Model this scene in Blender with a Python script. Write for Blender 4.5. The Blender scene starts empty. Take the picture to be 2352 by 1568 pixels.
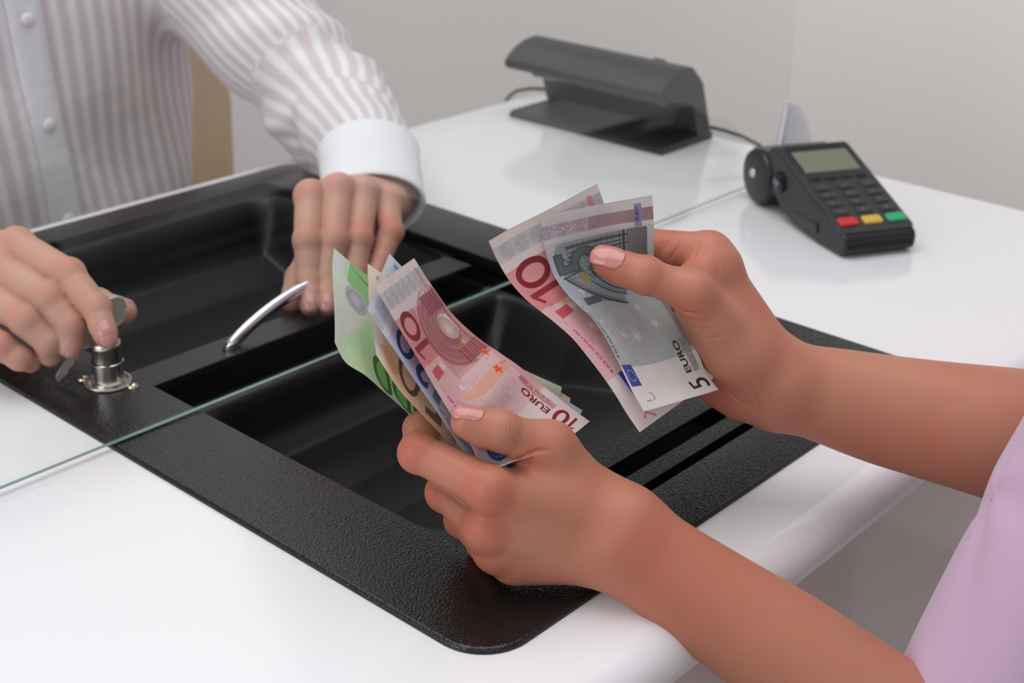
import bpy, bmesh, math, random
import numpy as np
from mathutils import Vector, Matrix

# ------------------------------------------------------------------ camera
# counter frame: counter top is z = 0, x along the customer edge, y towards the teller
ZC = 0.80                      # height of the counter top above the floor
FPX, CY = 3306.085, 420.0
YAW, PIT, ROL = 0.723356676, 0.316544293, 0.0201318033
CAM = np.array([-0.414993, -0.376259, 0.42])
_cy, _sy, _cp, _sp = math.cos(YAW), math.sin(YAW), math.cos(PIT), math.sin(PIT)
FW = np.array([_cy*_cp, _sy*_cp, -_sp])
_R0 = np.array([_sy, -_cy, 0.0]); _U0 = np.cross(_R0, FW)
RT = math.cos(ROL)*_R0 + math.sin(ROL)*_U0
UP = -math.sin(ROL)*_R0 + math.cos(ROL)*_U0
cam_data = bpy.data.cameras.new('camera')
cam = bpy.data.objects.new('camera', cam_data)
bpy.context.collection.objects.link(cam)
cam.matrix_world = Matrix((
    (RT[0], UP[0], -FW[0], CAM[0]), (RT[1], UP[1], -FW[1], CAM[1]),
    (RT[2], UP[2], -FW[2], CAM[2] + ZC), (0, 0, 0, 1)))
cam_data.sensor_width = 36.0
cam_data.sensor_fit = 'HORIZONTAL'
cam_data.lens = FPX / 2352 * 36.0
cam_data.shift_y = -(784 - CY) / 2352
cam_data.clip_start = 0.02
cam_data.dof.use_dof = True
cam_data.dof.focus_distance = 0.725
cam_data.dof.aperture_fstop = 11.0
bpy.context.scene.camera = cam

# ------------------------------------------------------------------ light
sc = bpy.context.scene
sc.view_settings.view_transform = 'Standard'
sc.view_settings.look = 'None'
sc.view_settings.gamma = 1.0
sc.view_settings.use_curve_mapping = False
sc.view_settings.exposure = 0.0
world = bpy.data.worlds.new('world'); sc.world = world
world.use_nodes = True
bg = world.node_tree.nodes['Background']
bg.inputs['Color'].default_value = (0.93, 0.94, 1.0, 1)
bg.inputs['Strength'].default_value = 0.40
def area(name, loc, target, size, size_y, energy, color=(1, 1, 1)):
    ld = bpy.data.lights.new(name, 'AREA'); ld.shape = 'RECTANGLE'
    ld.size = size; ld.size_y = size_y; ld.energy = energy; ld.color = color
    o = bpy.data.objects.new(name, ld); bpy.context.collection.objects.link(o)
    o.location = (loc[0], loc[1], loc[2] + ZC)
    d = Vector(target) - Vector(loc)
    o.rotation_euler = d.to_track_quat('-Z', 'Y').to_euler()
    return o
area('ceiling_softbox', (0.1, 0.45, 1.75), (0.3, 0.3, 0), 1.8, 1.8, 25, (1.0, 0.985, 0.97))
area('window_softbox', (-1.7, 0.35, 0.70), (0.3, 0.3, 0.05), 1.3, 1.1, 14, (0.97, 0.98, 1.0))
area('room_softbox', (-1.2, -1.6, 1.3), (0.5, 0.6, 0), 1.4, 1.2, 4.5, (1.0, 0.98, 0.96))
area('back_softbox', (1.05, 2.45, 1.45), (0.05, 0.25, 0), 1.5, 1.1, 6, (0.98, 0.99, 1.0))  # unseen light, added to give the black tray plate a bright reflection

# ------------------------------------------------------------------ helpers
COL = bpy.context.collection
A = np.array
def at(x, y, d):
    """photo pixel (2352x1568) at optical depth d -> counter-frame point"""
    return CAM + d*(FW + RT*(x-1176)/FPX + UP*(CY-y)/FPX)
def nrm(v):
    v = np.asarray(v, float); return v/(np.linalg.norm(v)+1e-12)

def mesh_obj(name, verts, faces, mat=None, parent=None, smooth=True):
    me = bpy.data.meshes.new(name)
    verts = np.asarray(verts, dtype=np.float32)
    if isinstance(faces, np.ndarray):
        n, k = faces.shape
        me.vertices.add(len(verts)); me.vertices.foreach_set('co', verts.ravel())
        me.loops.add(n*k); me.loops.foreach_set('vertex_index', faces.astype(np.int32).ravel())
        me.polygons.add(n)
        me.polygons.foreach_set('loop_start', np.arange(0, n*k, k, dtype=np.int32))
        me.update(calc_edges=True); me.validate()
    else:
        me.from_pydata([tuple(map(float, v)) for v in verts], [], [tuple(map(int, f)) for f in faces])
        me.update()
    me.polygons.foreach_set('use_smooth', np.full(len(me.polygons), smooth))
    o = bpy.data.objects.new(name, me); COL.objects.link(o)
    if mat is not None: me.materials.append(mat)
    if parent is not None:
        o.parent = parent
        if parent.type == 'EMPTY': o.location = -parent.location   # shapes are given in counter coordinates
    return o
def empty(name, loc=(0, 0, 0)):
    o = bpy.data.objects.new(name, None); COL.objects.link(o); o.location = loc
    o.empty_display_size = 0.05
    return o
def tag(o, label=None, cat=None, group=None, kind=None):
    if label: o['label'] = label
    if cat: o['category'] = cat
    if group: o['group'] = group
    if kind: o['kind'] = kind
    return o
def attr(o, name, vals):
    a = o.data.attributes.new(name, 'FLOAT', 'POINT'); a.data.foreach_set('value', np.asarray(vals, np.float32))
def color_attr(o, name, rgb):
    a = o.data.color_attributes.new(name, 'FLOAT_COLOR', 'POINT')
    c = np.ones((len(rgb), 4), np.float32); c[:, :3] = rgb
    a.data.foreach_set('color', c.ravel())

class MB:
    """collects shapes, then links them as ONE mesh"""
    def __init__(s): s.v = []; s.f = []
    def add(s, v, f):
        b = len(s.v); s.v += [tuple(map(float, p)) for p in v]; s.f += [tuple(b+i for i in q) for q in f]; return s
    def box(s, x0, x1, y0, y1, z0, z1):
        v = [(x, y, z) for x in (x0, x1) for y in (y0, y1) for z in (z0, z1)]
        return s.add(v, [(0, 1, 3, 2), (4, 6, 7, 5), (0, 4, 5, 1), (2, 3, 7, 6), (0, 2, 6, 4), (1, 5, 7, 3)])
    def obox(s, c, ax, hs):
        ax = [A(a) for a in ax]; c = A(c)
        v = [c+i*hs[0]*ax[0]+j*hs[1]*ax[1]+k*hs[2]*ax[2] for i in (-1, 1) for j in (-1, 1) for k in (-1, 1)]
        return s.add(v, [(0, 1, 3, 2), (4, 6, 7, 5), (0, 4, 5, 1), (2, 3, 7, 6), (0, 2, 6, 4), (1, 5, 7, 3)])
    def tube(s, pts, rad, n=16, squash=None):
        pts = [A(p, float) for p in pts]; m = len(pts)
        rad = list(rad) if hasattr(rad, '__len__') else [rad]*m
        t0 = nrm(pts[1]-pts[0]); u = nrm(np.cross(t0, (0, 0, 1) if abs(t0[2]) < .9 else (1, 0, 0)))
        vs = []
        for i in range(m):
            t = nrm(pts[min(i+1, m-1)]-pts[max(i-1, 0)]); u = nrm(u-t*(u@t)); w = np.cross(t, u)
            for k in range(n):
                a = 2*math.pi*k/n
                vs.append(pts[i]+rad[i]*(math.cos(a)*u+math.sin(a)*w*(squash or 1)))
        f = [(i*n+k, i*n+(k+1) % n, (i+1)*n+(k+1) % n, (i+1)*n+k) for i in range(m-1) for k in range(n)]
        f += [tuple(range(n))[::-1], tuple((m-1)*n+k for k in range(n))]
        return s.add(vs, f)
    def lathe(s, prof, c=(0, 0, 0), n=48, axis=None):
        """prof: (r, h) list around the z axis (or axis) at c"""
        c = A(c, float); az = nrm(axis) if axis is not None else A((0, 0, 1.))
        ux = nrm(np.cross(az, (0, 1, 0) if abs(az[1]) < .9 else (1, 0, 0))); uy = np.cross(az, ux)
        vs = [c+r*(math.cos(2*math.pi*k/n)*ux+math.sin(2*math.pi*k/n)*uy)+h*az for r, h in prof for k in range(n)]
        m = len(prof)
        f = [(i*n+k, i*n+(k+1) % n, (i+1)*n+(k+1) % n, (i+1)*n+k) for i in range(m-1) for k in range(n)]
        return s.add(vs, f)
    def prism(s, poly, fn, d0, d1):
        """poly 2-D outline, fn(a, b, d) -> 3-D"""
        n = len(poly)
        v = [fn(a, b, d0) for a, b in poly]+[fn(a, b, d1) for a, b in poly]
        return s.add(v, [tuple(range(n))[::-1], tuple(n+i for i in range(n))]+[(i, (i+1) % n, n+(i+1) % n, n+i) for i in range(n)])
    def build(s, name, mat=None, parent=None, smooth=False, bevel=0, seg=3, auto=None):
        o = mesh_obj(name, s.v, s.f, mat, parent, smooth)
        bm = bmesh.new(); bm.from_mesh(o.data); bmesh.ops.recalc_face_normals(bm, faces=bm.faces); bm.to_mesh(o.data); bm.free()
        if bevel:
            b = o.modifiers.new('bevel', 'BEVEL'); b.width = bevel; b.segments = seg; b.limit_method = 'ANGLE'; b.angle_limit = math.radians(35)
            o.data.polygons.foreach_set('use_smooth', np.full(len(o.data.polygons), True))
            w = o.modifiers.new('wn', 'WEIGHTED_NORMAL'); w.keep_sharp = True
        if auto:
            o.data.polygons.foreach_set('use_smooth', np.full(len(o.data.polygons), True))
            bm = bmesh.new(); bm.from_mesh(o.data)
            for e in bm.edges:
                if len(e.link_faces) == 2 and e.calc_face_angle(0) > math.radians(auto): e.smooth = False
            bm.to_mesh(o.data); bm.free()
        return o

def rrect(x0, x1, y0, y1, r, n=10):
    out = []
    for cx, cy, a0 in ((x1-r, y0+r, -90), (x1-r, y1-r, 0), (x0+r, y1-r, 90), (x0+r, y0+r, 180)):
        for k in range(n+1):
            a = math.radians(a0+90*k/n); out.append((cx+r*math.cos(a), cy+r*math.sin(a)))
    return out

# ------------------------------------------------------------------ materials
def new_mat(name):
    m = bpy.data.materials.new(name); m.use_nodes = True
    return m, m.node_tree, m.node_tree.nodes['Principled BSDF']
def N(nt, typ, **kw):
    n = nt.nodes.new(typ)
    for k, v in kw.items(): setattr(n, k, v)
    return n
def principled(name, col, rough=.5, metal=0., spec=.5, coat=0., bump=None, sss=0., **kw):
    m, nt, b = new_mat(name)
    b.inputs['Base Color'].default_value = (*col, 1); b.inputs['Roughness'].default_value = rough
    b.inputs['Metallic'].default_value = metal; b.inputs['Specular IOR Level'].default_value = spec
    b.inputs['Coat Weight'].default_value = coat
    if bump:                       # (scale, strength, distance)
        tc = N(nt, 'ShaderNodeTexCoord'); no = N(nt, 'ShaderNodeTexNoise'); bu = N(nt, 'ShaderNodeBump')
        no.inputs['Scale'].default_value = bump[0]; no.inputs['Detail'].default_value = 3
        bu.inputs['Strength'].default_value = bump[1]; bu.inputs['Distance'].default_value = bump[2]
        nt.links.new(tc.outputs['Object'], no.inputs['Vector']); nt.links.new(no.outputs['Fac'], bu.inputs['Height'])
        nt.links.new(bu.outputs['Normal'], b.inputs['Normal'])
    return m

# ------------------------------------------------------------------ implicit surfaces
def smin(a, b, k):
    h = np.maximum(k-np.abs(a-b), 0)/k
    return np.minimum(a, b)-h*h*k*.25
def smax(a, b, k): return -smin(-a, -b, k)
def rcone(P, a, b, r1, r2):
    a = A(a); b = A(b); ba = b-a; l2 = ba@ba; rr = r1-r2; a2 = l2-rr*rr; il2 = 1/l2
    pa = P-a; y = pa@ba; z = y-l2
    x2 = ((pa*l2-y[:, None]*ba)**2).sum(1); y2 = y*y*l2; z2 = z*z*l2
    k = np.sign(rr)*rr*rr*x2
    d = (np.sqrt(np.maximum(x2*a2*il2, 0))+y*rr)*il2-r1
    c1 = np.sign(z)*a2*z2 > k
    c2 = np.sign(y)*a2*y2 < k
    d = np.where(c1, np.sqrt(x2+z2)*il2-r2, np.where(c2, np.sqrt(x2+y2)*il2-r1, d))
    return d
def econe(P, a, b, wa, ta, wb, tb, side):
    """limb with elliptic section: half width w along side, half thickness t"""
    a = A(a); b = A(b); ax = nrm(b-a); L = np.linalg.norm(b-a); s = nrm(side-ax*(side@ax)); n = np.cross(ax, s)
    q = P-a; h = q@ax; t = np.clip(h/L, 0, 1); w = wa+(wb-wa)*t; th = ta+(tb-ta)*t
    ex = h-np.clip(h, 0, L); m = np.minimum(w, th)
    e = np.sqrt((q@s/w)**2+(q@n/th)**2+(ex/m)**2)
    return (e-1)*m
def ell(P, c, ax, r):
    q = P-A(c); e = np.sqrt(sum((q@A(ax[i])/r[i])**2 for i in range(3)))
    return (e-1)*min(r)

_OFF = A([(i, j, k) for i in (0, 1) for j in (0, 1) for k in (0, 1)])
def surf_net(sdf, lo, hi, h, levels=4):
    """sparse surface nets; returns verts, quads"""
    H = h*2**levels; lo = A(lo, float)
    n = np.ceil((A(hi)-lo)/H).astype(int)
    I = np.stack(np.meshgrid(*[np.arange(k) for k in n], indexing='ij'), -1).reshape(-1, 3)
    s = H
    for lv in range(levels+1):
        c = lo+(I+.5)*s; d = chunk(sdf, c)
        I = I[np.abs(d) < s*1.0+.0015]
        if lv < levels:
            I = (I[:, None]*2+_OFF[None]).reshape(-1, 3); s /= 2
    M = (n*2**levels+3).astype(np.int64)
    key = lambda J: (J[..., 0]*M[1]+J[..., 1])*M[2]+J[..., 2]
    C8 = I[:, None]+_OFF[None]
    ck = key(C8); uk, inv = np.unique(ck.ravel(), return_inverse=True); inv = inv.reshape(ck.shape)
    uj = np.stack([uk//(M[1]*M[2]), (uk//M[2]) % M[1], uk % M[2]], -1)
    val = chunk(sdf, lo+uj*h)
    V = val[inv]; sgn = V < 0
    mix = sgn.any(1) & ~sgn.all(1)
    I = I[mix]; V = V[mix]; sgn = sgn[mix]
    acc = np.zeros((len(I), 3)); cnt = np.zeros(len(I))
    for a in range(8):
        for bit in (1, 2, 4):
            if a & bit: continue
            b = a | bit; m = sgn[:, a] != sgn[:, b]
            t = V[m, a]/(V[m, a]-V[m, b])
            acc[m] += _OFF[a]+t[:, None]*(_OFF[b]-_OFF[a]); cnt[m] += 1
    pos = lo+(I+acc/cnt[:, None])*h
    k0 = key(I); order = np.argsort(k0); ks = k0[order]
    def find(J):
        q = key(J); i = np.searchsorted(ks, q); i = np.minimum(i, len(ks)-1)
        return np.where(ks[i] == q, order[i], -1)
    quads = []
    for axis, bit in ((0, 4), (1, 2), (2, 1)):
        m = sgn[:, 0] != sgn[:, bit]; J = I[m]; o1 = np.zeros(3, int); o2 = np.zeros(3, int)
        o1[(axis+1) % 3] = 1; o2[(axis+2) % 3] = 1
        q = np.stack([find(J), find(J-o1), find(J-o1-o2), find(J-o2)], 1)
        fl = ~sgn[m, 0]
        q[fl] = q[fl][:, ::-1]
        quads.append(q[(q >= 0).all(1)])
    Q = np.concatenate(quads)
    for _ in range(2):
        d = chunk(sdf, pos); g = grad(sdf, pos, d); pos = pos-np.clip(d, -h, h)[:, None]*g
    return pos, Q
def chunk(f, P, n=120000):
    return np.concatenate([f(P[i:i+n]) for i in range(0, len(P), n)]) if len(P) else np.zeros(0)
def grad(f, P, d=None, e=3e-4):
    g = np.stack([chunk(f, P+e*np.eye(3)[i])-chunk(f, P-e*np.eye(3)[i]) for i in range(3)], 1)
    return g/(np.linalg.norm(g, axis=1, keepdims=True)+1e-12)
def noise3(P, sc, seed=0):
    """cheap smooth pseudo-noise in -1..1 (sum of rotated sines)"""
    r = np.random.RandomState(seed); o = np.zeros(len(P))
    for i in range(5):
        d = nrm(r.normal(size=3))*sc*(.6+.8*r.rand()); o += np.sin(P@d+r.rand()*6.28)
    return o/3.

# ------------------------------------------------------------------ room and counter
def wall_mat(name, col, rough=.6, spec=.3):
    return principled(name, col, rough, spec=spec, bump=(9, .04, .002))
M_WALL = wall_mat('wall_paint', (.90, .86, .845), .35, .4)
M_FLOOR = principled('floor_tile', (.42, .40, .37), .35, bump=(3, .05, .002))
M_CEIL = principled('ceiling_paint', (.86, .86, .85), .8)
tag(mesh_obj('floor', [(-3, -3.5, -ZC), (1.9, -3.5, -ZC), (1.9, 4.6, -ZC), (-3, 4.6, -ZC)], [(0, 1, 2, 3)], M_FLOOR, smooth=False), kind='structure')
tag(MB().box(1.5, 1.6, -3.5, 4.6, -ZC, 1.9).build('wall_right', M_WALL), kind='structure')
tag(MB().box(-3, 1.6, 4.5, 4.6, -ZC, 1.9).build('wall_back', M_WALL), kind='structure')

M_WHITE = principled('white_laminate', (.84, .835, .86), .13, spec=.5, coat=.25)
M_PANEL = principled('grey_gloss_panel', (.70, .63, .585), .12, spec=.5, coat=.3)
CX0, CX1, CYF, CYB, TH, RR = -1.1, .817, -.050, .690, .038, .019
HX0, HX1, HY0, HY1 = .028, .416, .012, .648
def counter():
    mb = MB()
    xs = [CX0, HX0, HX1, CX1-.004, CX1]; zt = 0
    prof = []                                   # customer edge (full bullnose), top, teller edge
    for k in range(13):
        a = math.radians(270-180*k/12); prof.append((CYF+RR+RR*math.cos(a), -RR+RR*math.sin(a)))
    front = prof
    prof_b = []
    for k in range(13):
        a = math.radians(90-180*k/12); prof_b.append((CYB-RR+RR*math.cos(a), -RR+RR*math.sin(a)))
    full = front+[(HY0, 0), (HY1, 0)]+prof_b
    n = len(full)
    V = []; 
    for x in xs:
        for y, z in full: V.append((x, y, z if x != CX1 else z*.8-TH*.1))
    F = []
    for i in range(len(xs)-1):
        for j in range(n-1):
            if i == 1 and full[j] == (HY0, 0): continue
            F.append((i*n+j, i*n+j+1, (i+1)*n+j+1, (i+1)*n+j))
        if i != 1: F.append((i*n+n-1, i*n, (i+1)*n, (i+1)*n+n-1))
    F.append(tuple(range(n))); F.append(tuple((len(xs)-1)*n+j for j in range(n))[::-1])
    b = len(V)                                   # walls of the cut-out
    for x, y in ((HX0, HY0), (HX1, HY0), (HX1, HY1), (HX0, HY1)): V += [(x, y, 0), (x, y, -TH+.001)]
    for k in range(4): F.append((b+2*k, b+2*((k+1) % 4), b+2*((k+1) % 4)+1, b+2*k+1))
    mb.add(V, F)
    return mb
o = counter().build('counter', M_WHITE, auto=40)
tag(o, 'glossy white counter top with rounded edges, running under the tray and glass', 'counter')
mb = MB()
mb.box(CX0, CX1-.02, CYF+.022, CYF+.040, -ZC, -TH)
o = mb.build('counter_cabinet', M_PANEL)
mb = MB(); mb.box(CX1-.038, CX1-.02, CYF+.0405, CYB-.03, -ZC, -TH); mb.build('side_panel', M_PANEL, o)
tag(o, 'grey glossy front panel of the counter, below the white top', 'counter panel')
win = empty('unseen_dark_panel', (1.495, .90, 1.24)); tag(win, kind='structure')  # unseen dark panel, added so the black tray has something dark to reflect
MB().box(1.488, 1.4985, .25, 1.55, .63, 1.84).build('dark_panel_face', principled('dark_panel_gloss', (.010, .011, .013), .25), win)
mb = MB()
for q in ((.22, .25, .60, 1.87), (1.55, 1.58, .60, 1.87), (.25, 1.55, .60, .63), (.25, 1.55, 1.84, 1.87)): mb.box(1.475, 1.4995, *q)
mb.build('dark_panel_rim', M_WALL, win)

# ------------------------------------------------------------------ black hammered cash tray
def hammered(name, col, rough, scale, strength, dist, spec=.5):
    m, nt, b = new_mat(name)
    b.inputs['Base Color'].default_value = (*col, 1); b.inputs['Roughness'].default_value = rough
    b.inputs['Specular IOR Level'].default_value = spec
    tc = N(nt, 'ShaderNodeTexCoord')
    v = N(nt, 'ShaderNodeTexVoronoi', feature='SMOOTH_F1'); v.inputs['Scale'].default_value = scale; v.inputs['Smoothness'].default_value = .7
    n = N(nt, 'ShaderNodeTexNoise'); n.inputs['Scale'].default_value = scale*.9; n.inputs['Detail'].default_value = 3
    n.inputs['Distortion'].default_value = .6
    ad = N(nt, 'ShaderNodeMath', operation='ADD'); bu = N(nt, 'ShaderNodeBump')
    bu.inputs['Strength'].default_value = strength; bu.inputs['Distance'].default_value = dist
    nt.links.new(tc.outputs['Object'], v.inputs['Vector']); nt.links.new(tc.outputs['Object'], n.inputs['Vector'])
    nt.links.new(v.outputs['Distance'], ad.inputs[0]); nt.links.new(n.outputs['Fac'], ad.inputs[1])
    nt.links.new(ad.outputs[0], bu.inputs['Height']); nt.links.new(bu.outputs['Normal'], b.inputs['Normal'])
    return m
M_BLACK = hammered('black_hammered_metal', (.009, .009, .009), .13, 900, .48, .00040, .45)
M_TUB = hammered('black_textured_tub', (.007, .007, .008), .33, 900, .45, .0003, .32)
TW, TL_ = .4437, .6605
IX0, IX1, IY0, IY1 = .063, .381, .039, .628
def ring_plate(outer, inner, z0, z1, rb):
    """plate with a hole; softly rounded outer rim"""
    mb = MB(); n = len(outer); cx = sum(p[0] for p in outer)/n; cy = sum(p[1] for p in outer)/n
    def inset(poly, d):
        out = []
        for i in range(n):
            a = A(poly[i-1]); b = A(poly[(i+1) % n]); t = nrm(b-a); out.append(A(poly[i])+d*A((-t[1], t[0])))
        return out
    rings = [(outer, 0, z0)]
    for k in range(1, 6):
        a = math.pi/2*k/5; rings.append((outer, rb*(1-math.cos(a)), z1-rb+rb*math.sin(a)))
    V = []
    for poly, d, z in rings:
        for p in (inset(poly, d) if d else poly): V.append((p[0], p[1], z))
    for k in range(0, 5):
        a = math.pi/2*k/4; r2 = rb*.6
        for p in inset(inner, -r2*(1-math.sin(a))): V.append((p[0], p[1], z1-r2+r2*math.cos(a)))
    for p in inner: V.append((p[0], p[1], z0-.010))
    m = len(rings)+6; F = []
    for i in range(m-1):
        for j in range(n): F.append((i*n+j, i*n+(j+1) % n, (i+1)*n+(j+1) % n, (i+1)*n+j))
    mb.add(V, F); return mb
tray = empty('cash_tray', (TW/2, TL_/2, 0))
tag(tray, 'black hammered metal cash transfer tray set into the white counter', 'cash tray')
ring_plate(rrect(0, TW, 0, TL_, .028, 12), rrect(IX0, IX1, IY0, IY1, .003, 12), .0002, .0032, .0022).build('frame_plate', M_BLACK, tray, auto=60)

def field(name, mat, x0, x1, ys, zs, rimx, zr, nx=60, ny=160, corner=.012, smoothy=.004):
    """pressed sheet: profile (ys, zs) along y, side walls rising to zr near x0 / x1"""
    y = np.linspace(ys[0], ys[-1], ny); z = np.interp(y, ys, zs)
    k = max(1, int(smoothy/(y[1]-y[0]))); ker = np.hanning(2*k+3)[1:-1]; ker /= ker.sum()
    z = np.convolve(np.pad(z, k, mode='edge'), ker, 'valid')
    u = np.concatenate([np.linspace(0, .12, 22), np.linspace(.12, .88, 14)[1:-1], np.linspace(.88, 1, 22)]); x = x0+(x1-x0)*u
    e = np.minimum(x-x0, x1-x)
    s = np.clip((e-rimx)/corner, 0, 1); s = s*s*(3-2*s)
    Z = zr+(np.minimum(z, zr)[None, :]-zr)*s[:, None]
    V = [(x[i], y[j], Z[i, j]) for i in range(len(x)) for j in range(ny)]
    F = [(i*ny+j, (i+1)*ny+j, (i+1)*ny+j+1, i*ny+j+1) for i in range(len(x)-1) for j in range(ny-1)]
    o = mesh_obj(name, V, F, mat, tray); m = o.modifiers.new('thick', 'SOLIDIFY'); m.thickness = .0012; m.offset = -1
    return o
# deep well on the teller's side
field('coin_well', M_TUB, IX0+.001, IX1-.001, [.386, .392, .402, .418, .56, .600, .6165, .626], [-.004, -.008, -.045, -.062, -.064, -.050, -.010, -.004], .002, -.004, corner=.030, smoothy=.009)
# sliding money tub below the glass
field('sliding_tub', M_TUB, IX0+.004, IX1-.022, [.100, .108, .175, .235, .298, .309, .3135, .324, .329], [-.006, -.012, -.038, -.052, -.054, -.040, -.0045, -.0040, -.030], .004, -.008, corner=.026, smoothy=.0035)
# front and rear cross strips of the slide
MB().box(IX0+.001, IX1-.012, .357, .3855, -.0060, -.0010).build('handle_strip', M_BLACK, tray, bevel=.0010)
MB().box(IX0+.003, IX1-.010, .0790, .0990, -.0065, -.0030).build('front_strip', M_BLACK, tray, bevel=.0010)
MB().box(IX0+.003, IX1-.003, .0510, .0635, -.0120, -.0020).build('lower_ledge', M_BLACK, tray, bevel=.0008)
MB().box(IX0-.002, IX1+.002, IY0-.002, IY1+.002, -.0740, -.0700).build('tray_floor', M_TUB, tray)
mb = MB()
for y0, y1 in ((IY0-.003, IY0), (IY1, IY1+.003)): mb.box(IX0-.003, IX1+.003, y0, y1, -.070, -.008)
for x0, x1 in ((IX0-.003, IX0), (IX1, IX1+.003)): mb.box(x0, x1, IY0, IY1, -.070, -.008)
mb.build('tray_wall', M_TUB, tray)

# chrome bow handle of the drawer (fixed to the strip, it moves with the slide)
M_CHROME = principled('chrome', (.86, .86, .88), .09, metal=1.0)
M_NICKEL = principled('nickel', (.66, .62, .58), .26, metal=1.0)
M_BRASS = principled('brass_screw', (.62, .55, .36), .25, metal=1.0)
hp = []; hr = []
for k in range(33):
    t = k/32; x = .135+.170*t; z = -.003+.0285*math.sin(math.pi*t)**.75
    hp.append((x, .3675, z)); hr.append(.0040-.0004*math.sin(math.pi*t))
MB().tube(hp, hr, 18, squash=1.25).build('drawer_handle', M_CHROME, tray, smooth=True)['label'] = 'curved chrome drawer handle'

# key lock standing on the left border of the frame
LK = A((.0455, .3745, .0032))
lock = empty('key_lock', LK)
tag(lock, 'nickel cylinder lock standing on the left border of the black tray', 'lock')
MB().lathe([(0, 0), (.0150, 0), (.0153, .0008), (.0146, .0017), (.0118, .0018), (.0112, .0012), (.0106, .0012), (0, .0012)], LK).build('lock_rosette', M_NICKEL, lock, auto=50)
MB().lathe([(.0098, .001), (.0098, .0138), (.0104, .0143), (.0104, .0154), (.0098, .0159)], LK).build('lock_base', M_NICKEL, lock, auto=50)
MB().lathe([(.0091, .0155), (.0092, .0245), (.0095, .0250), (.0096, .0286), (.0089, .0294), (.0082, .0295), (.0080, .0286), (.0074, .0286), (.0072, .0291), (0, .0291)], LK).build('lock_barrel', M_NICKEL, lock, auto=50)
MB().obox(LK+A((0, 0, .0292)), ((1, 0, 0), (0, 1, 0), (0, 0, 1)), (.0035, .0008, .0004)).build('keyway', principled('dark_slot', (.01, .01, .01), .6), lock)
for dx, dy in ((.0075, -.0160), (-.0085, .0160)):
    c = LK+A((dx, dy, 0))
    s_ = MB().lathe([(0, .0026), (.0018, .0024), (.0034, .0012), (.0038, 0)], c).build('screw', M_BRASS, lock, auto=60)
    MB().obox(c+A((0, 0, .0024)), (nrm((1, .6, 0)), nrm((-.6, 1, 0)), (0, 0, 1)), (.0022, .0004, .0005)).build('screw_slot', M_TUB, s_)

# ------------------------------------------------------------------ glass
def glass_mats():
    m, nt, b = new_mat('clear_glass'); nt.nodes.remove(b); out = nt.nodes['Material Output']
    t = N(nt, 'ShaderNodeBsdfTransparent'); t.inputs['Color'].default_value = (.965, .975, .97, 1)
    g = N(nt, 'ShaderNodeBsdfGlossy'); g.inputs['Roughness'].default_value = .0; g.inputs['Color'].default_value = (1, 1, 1, 1)
    ge = N(nt, 'ShaderNodeNewGeometry'); dt = N(nt, 'ShaderNodeVectorMath', operation='DOT_PRODUCT'); ab = N(nt, 'ShaderNodeMath', operation='ABSOLUTE')
    su = N(nt, 'ShaderNodeMath', operation='SUBTRACT'); su.inputs[0].default_value = 1; pw = N(nt, 'ShaderNodeMath', operation='POWER'); pw.inputs[1].default_value = 5
    fr = N(nt, 'ShaderNodeMath', operation='MULTIPLY_ADD'); fr.inputs[1].default_value = .96; fr.inputs[2].default_value = .04
    nt.links.new(ge.outputs['Normal'], dt.inputs[0]); nt.links.new(ge.outputs['Incoming'], dt.inputs[1]); nt.links.new(dt.outputs['Value'], ab.inputs[0])
    nt.links.new(ab.outputs[0], su.inputs[1]); nt.links.new(su.outputs[0], pw.inputs[0]); nt.links.new(pw.outputs[0], fr.inputs[0])
    mx = N(nt, 'ShaderNodeMixShader'); nt.links.new(fr.outputs[0], mx.inputs[0]); nt.links.new(t.outputs[0], mx.inputs[1]); nt.links.new(g.outputs[0], mx.inputs[2])
    nt.links.new(mx.outputs[0], out.inputs['Surface'])
    e = principled('glass_edge', (.20, .33, .29), .15, spec=.6); 
    return m, e
M_GLASS, M_EDGE = glass_mats()
GX0, GX1, GY, GT, GZ0, GZ1 = -1.05, .742, .300, .0032, .0045, .85
V = [(x, y, z) for x in (GX0, GX1) for y in (GY, GY+GT) for z in (GZ0, GZ1)]
F = [(0, 4, 5, 1), (2, 3, 7, 6), (0, 1, 3, 2), (4, 6, 7, 5), (0, 2, 6, 4), (1, 5, 7, 3)]
g = mesh_obj('glass_screen', V, F, M_GLASS, smooth=False)
g.data.materials.append(M_EDGE)
for i, p in enumerate(g.data.polygons): p.material_index = 1 if i == 4 else 0
tag(g, 'clear glass screen standing across the counter above the cash tray', 'glass screen')
# silver fin shaped clamp at its end
M_SILVER = principled('satin_silver', (.66, .66, .70), .30, metal=.45)
def fin():
    mb = MB(); c = A((.742, .3016, 0)); n = 24; V = []; rows = 26; H = .0755
    for i in range(rows):
        t = i/(rows-1); z = .0004+H*t
        xl = -.018*(1-t); xr = .056*math.sqrt(max(0, 1-t**1.35))+.0005; L = (xr-xl)/2; m = (xr+xl)/2; wd = .0100*math.sqrt(max(0, 1-t**1.7))+.0008
        for k in range(n):
            a = 2*math.pi*k/n; V.append((c[0]+m+L*math.cos(a), c[1]+wd*math.sin(a), z))
    F = [(i*n+k, i*n+(k+1) % n, (i+1)*n+(k+1) % n, (i+1)*n+k) for i in range(rows-1) for k in range(n)]
    F += [tuple(range(n))[::-1], tuple((rows-1)*n+k for k in range(n))]
    return mb.add(V, F)
tag(fin().build('glass_clamp', M_SILVER, smooth=True), 'silver fin shaped clamp holding the end of the glass behind the card terminal', 'glass clamp')

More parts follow.
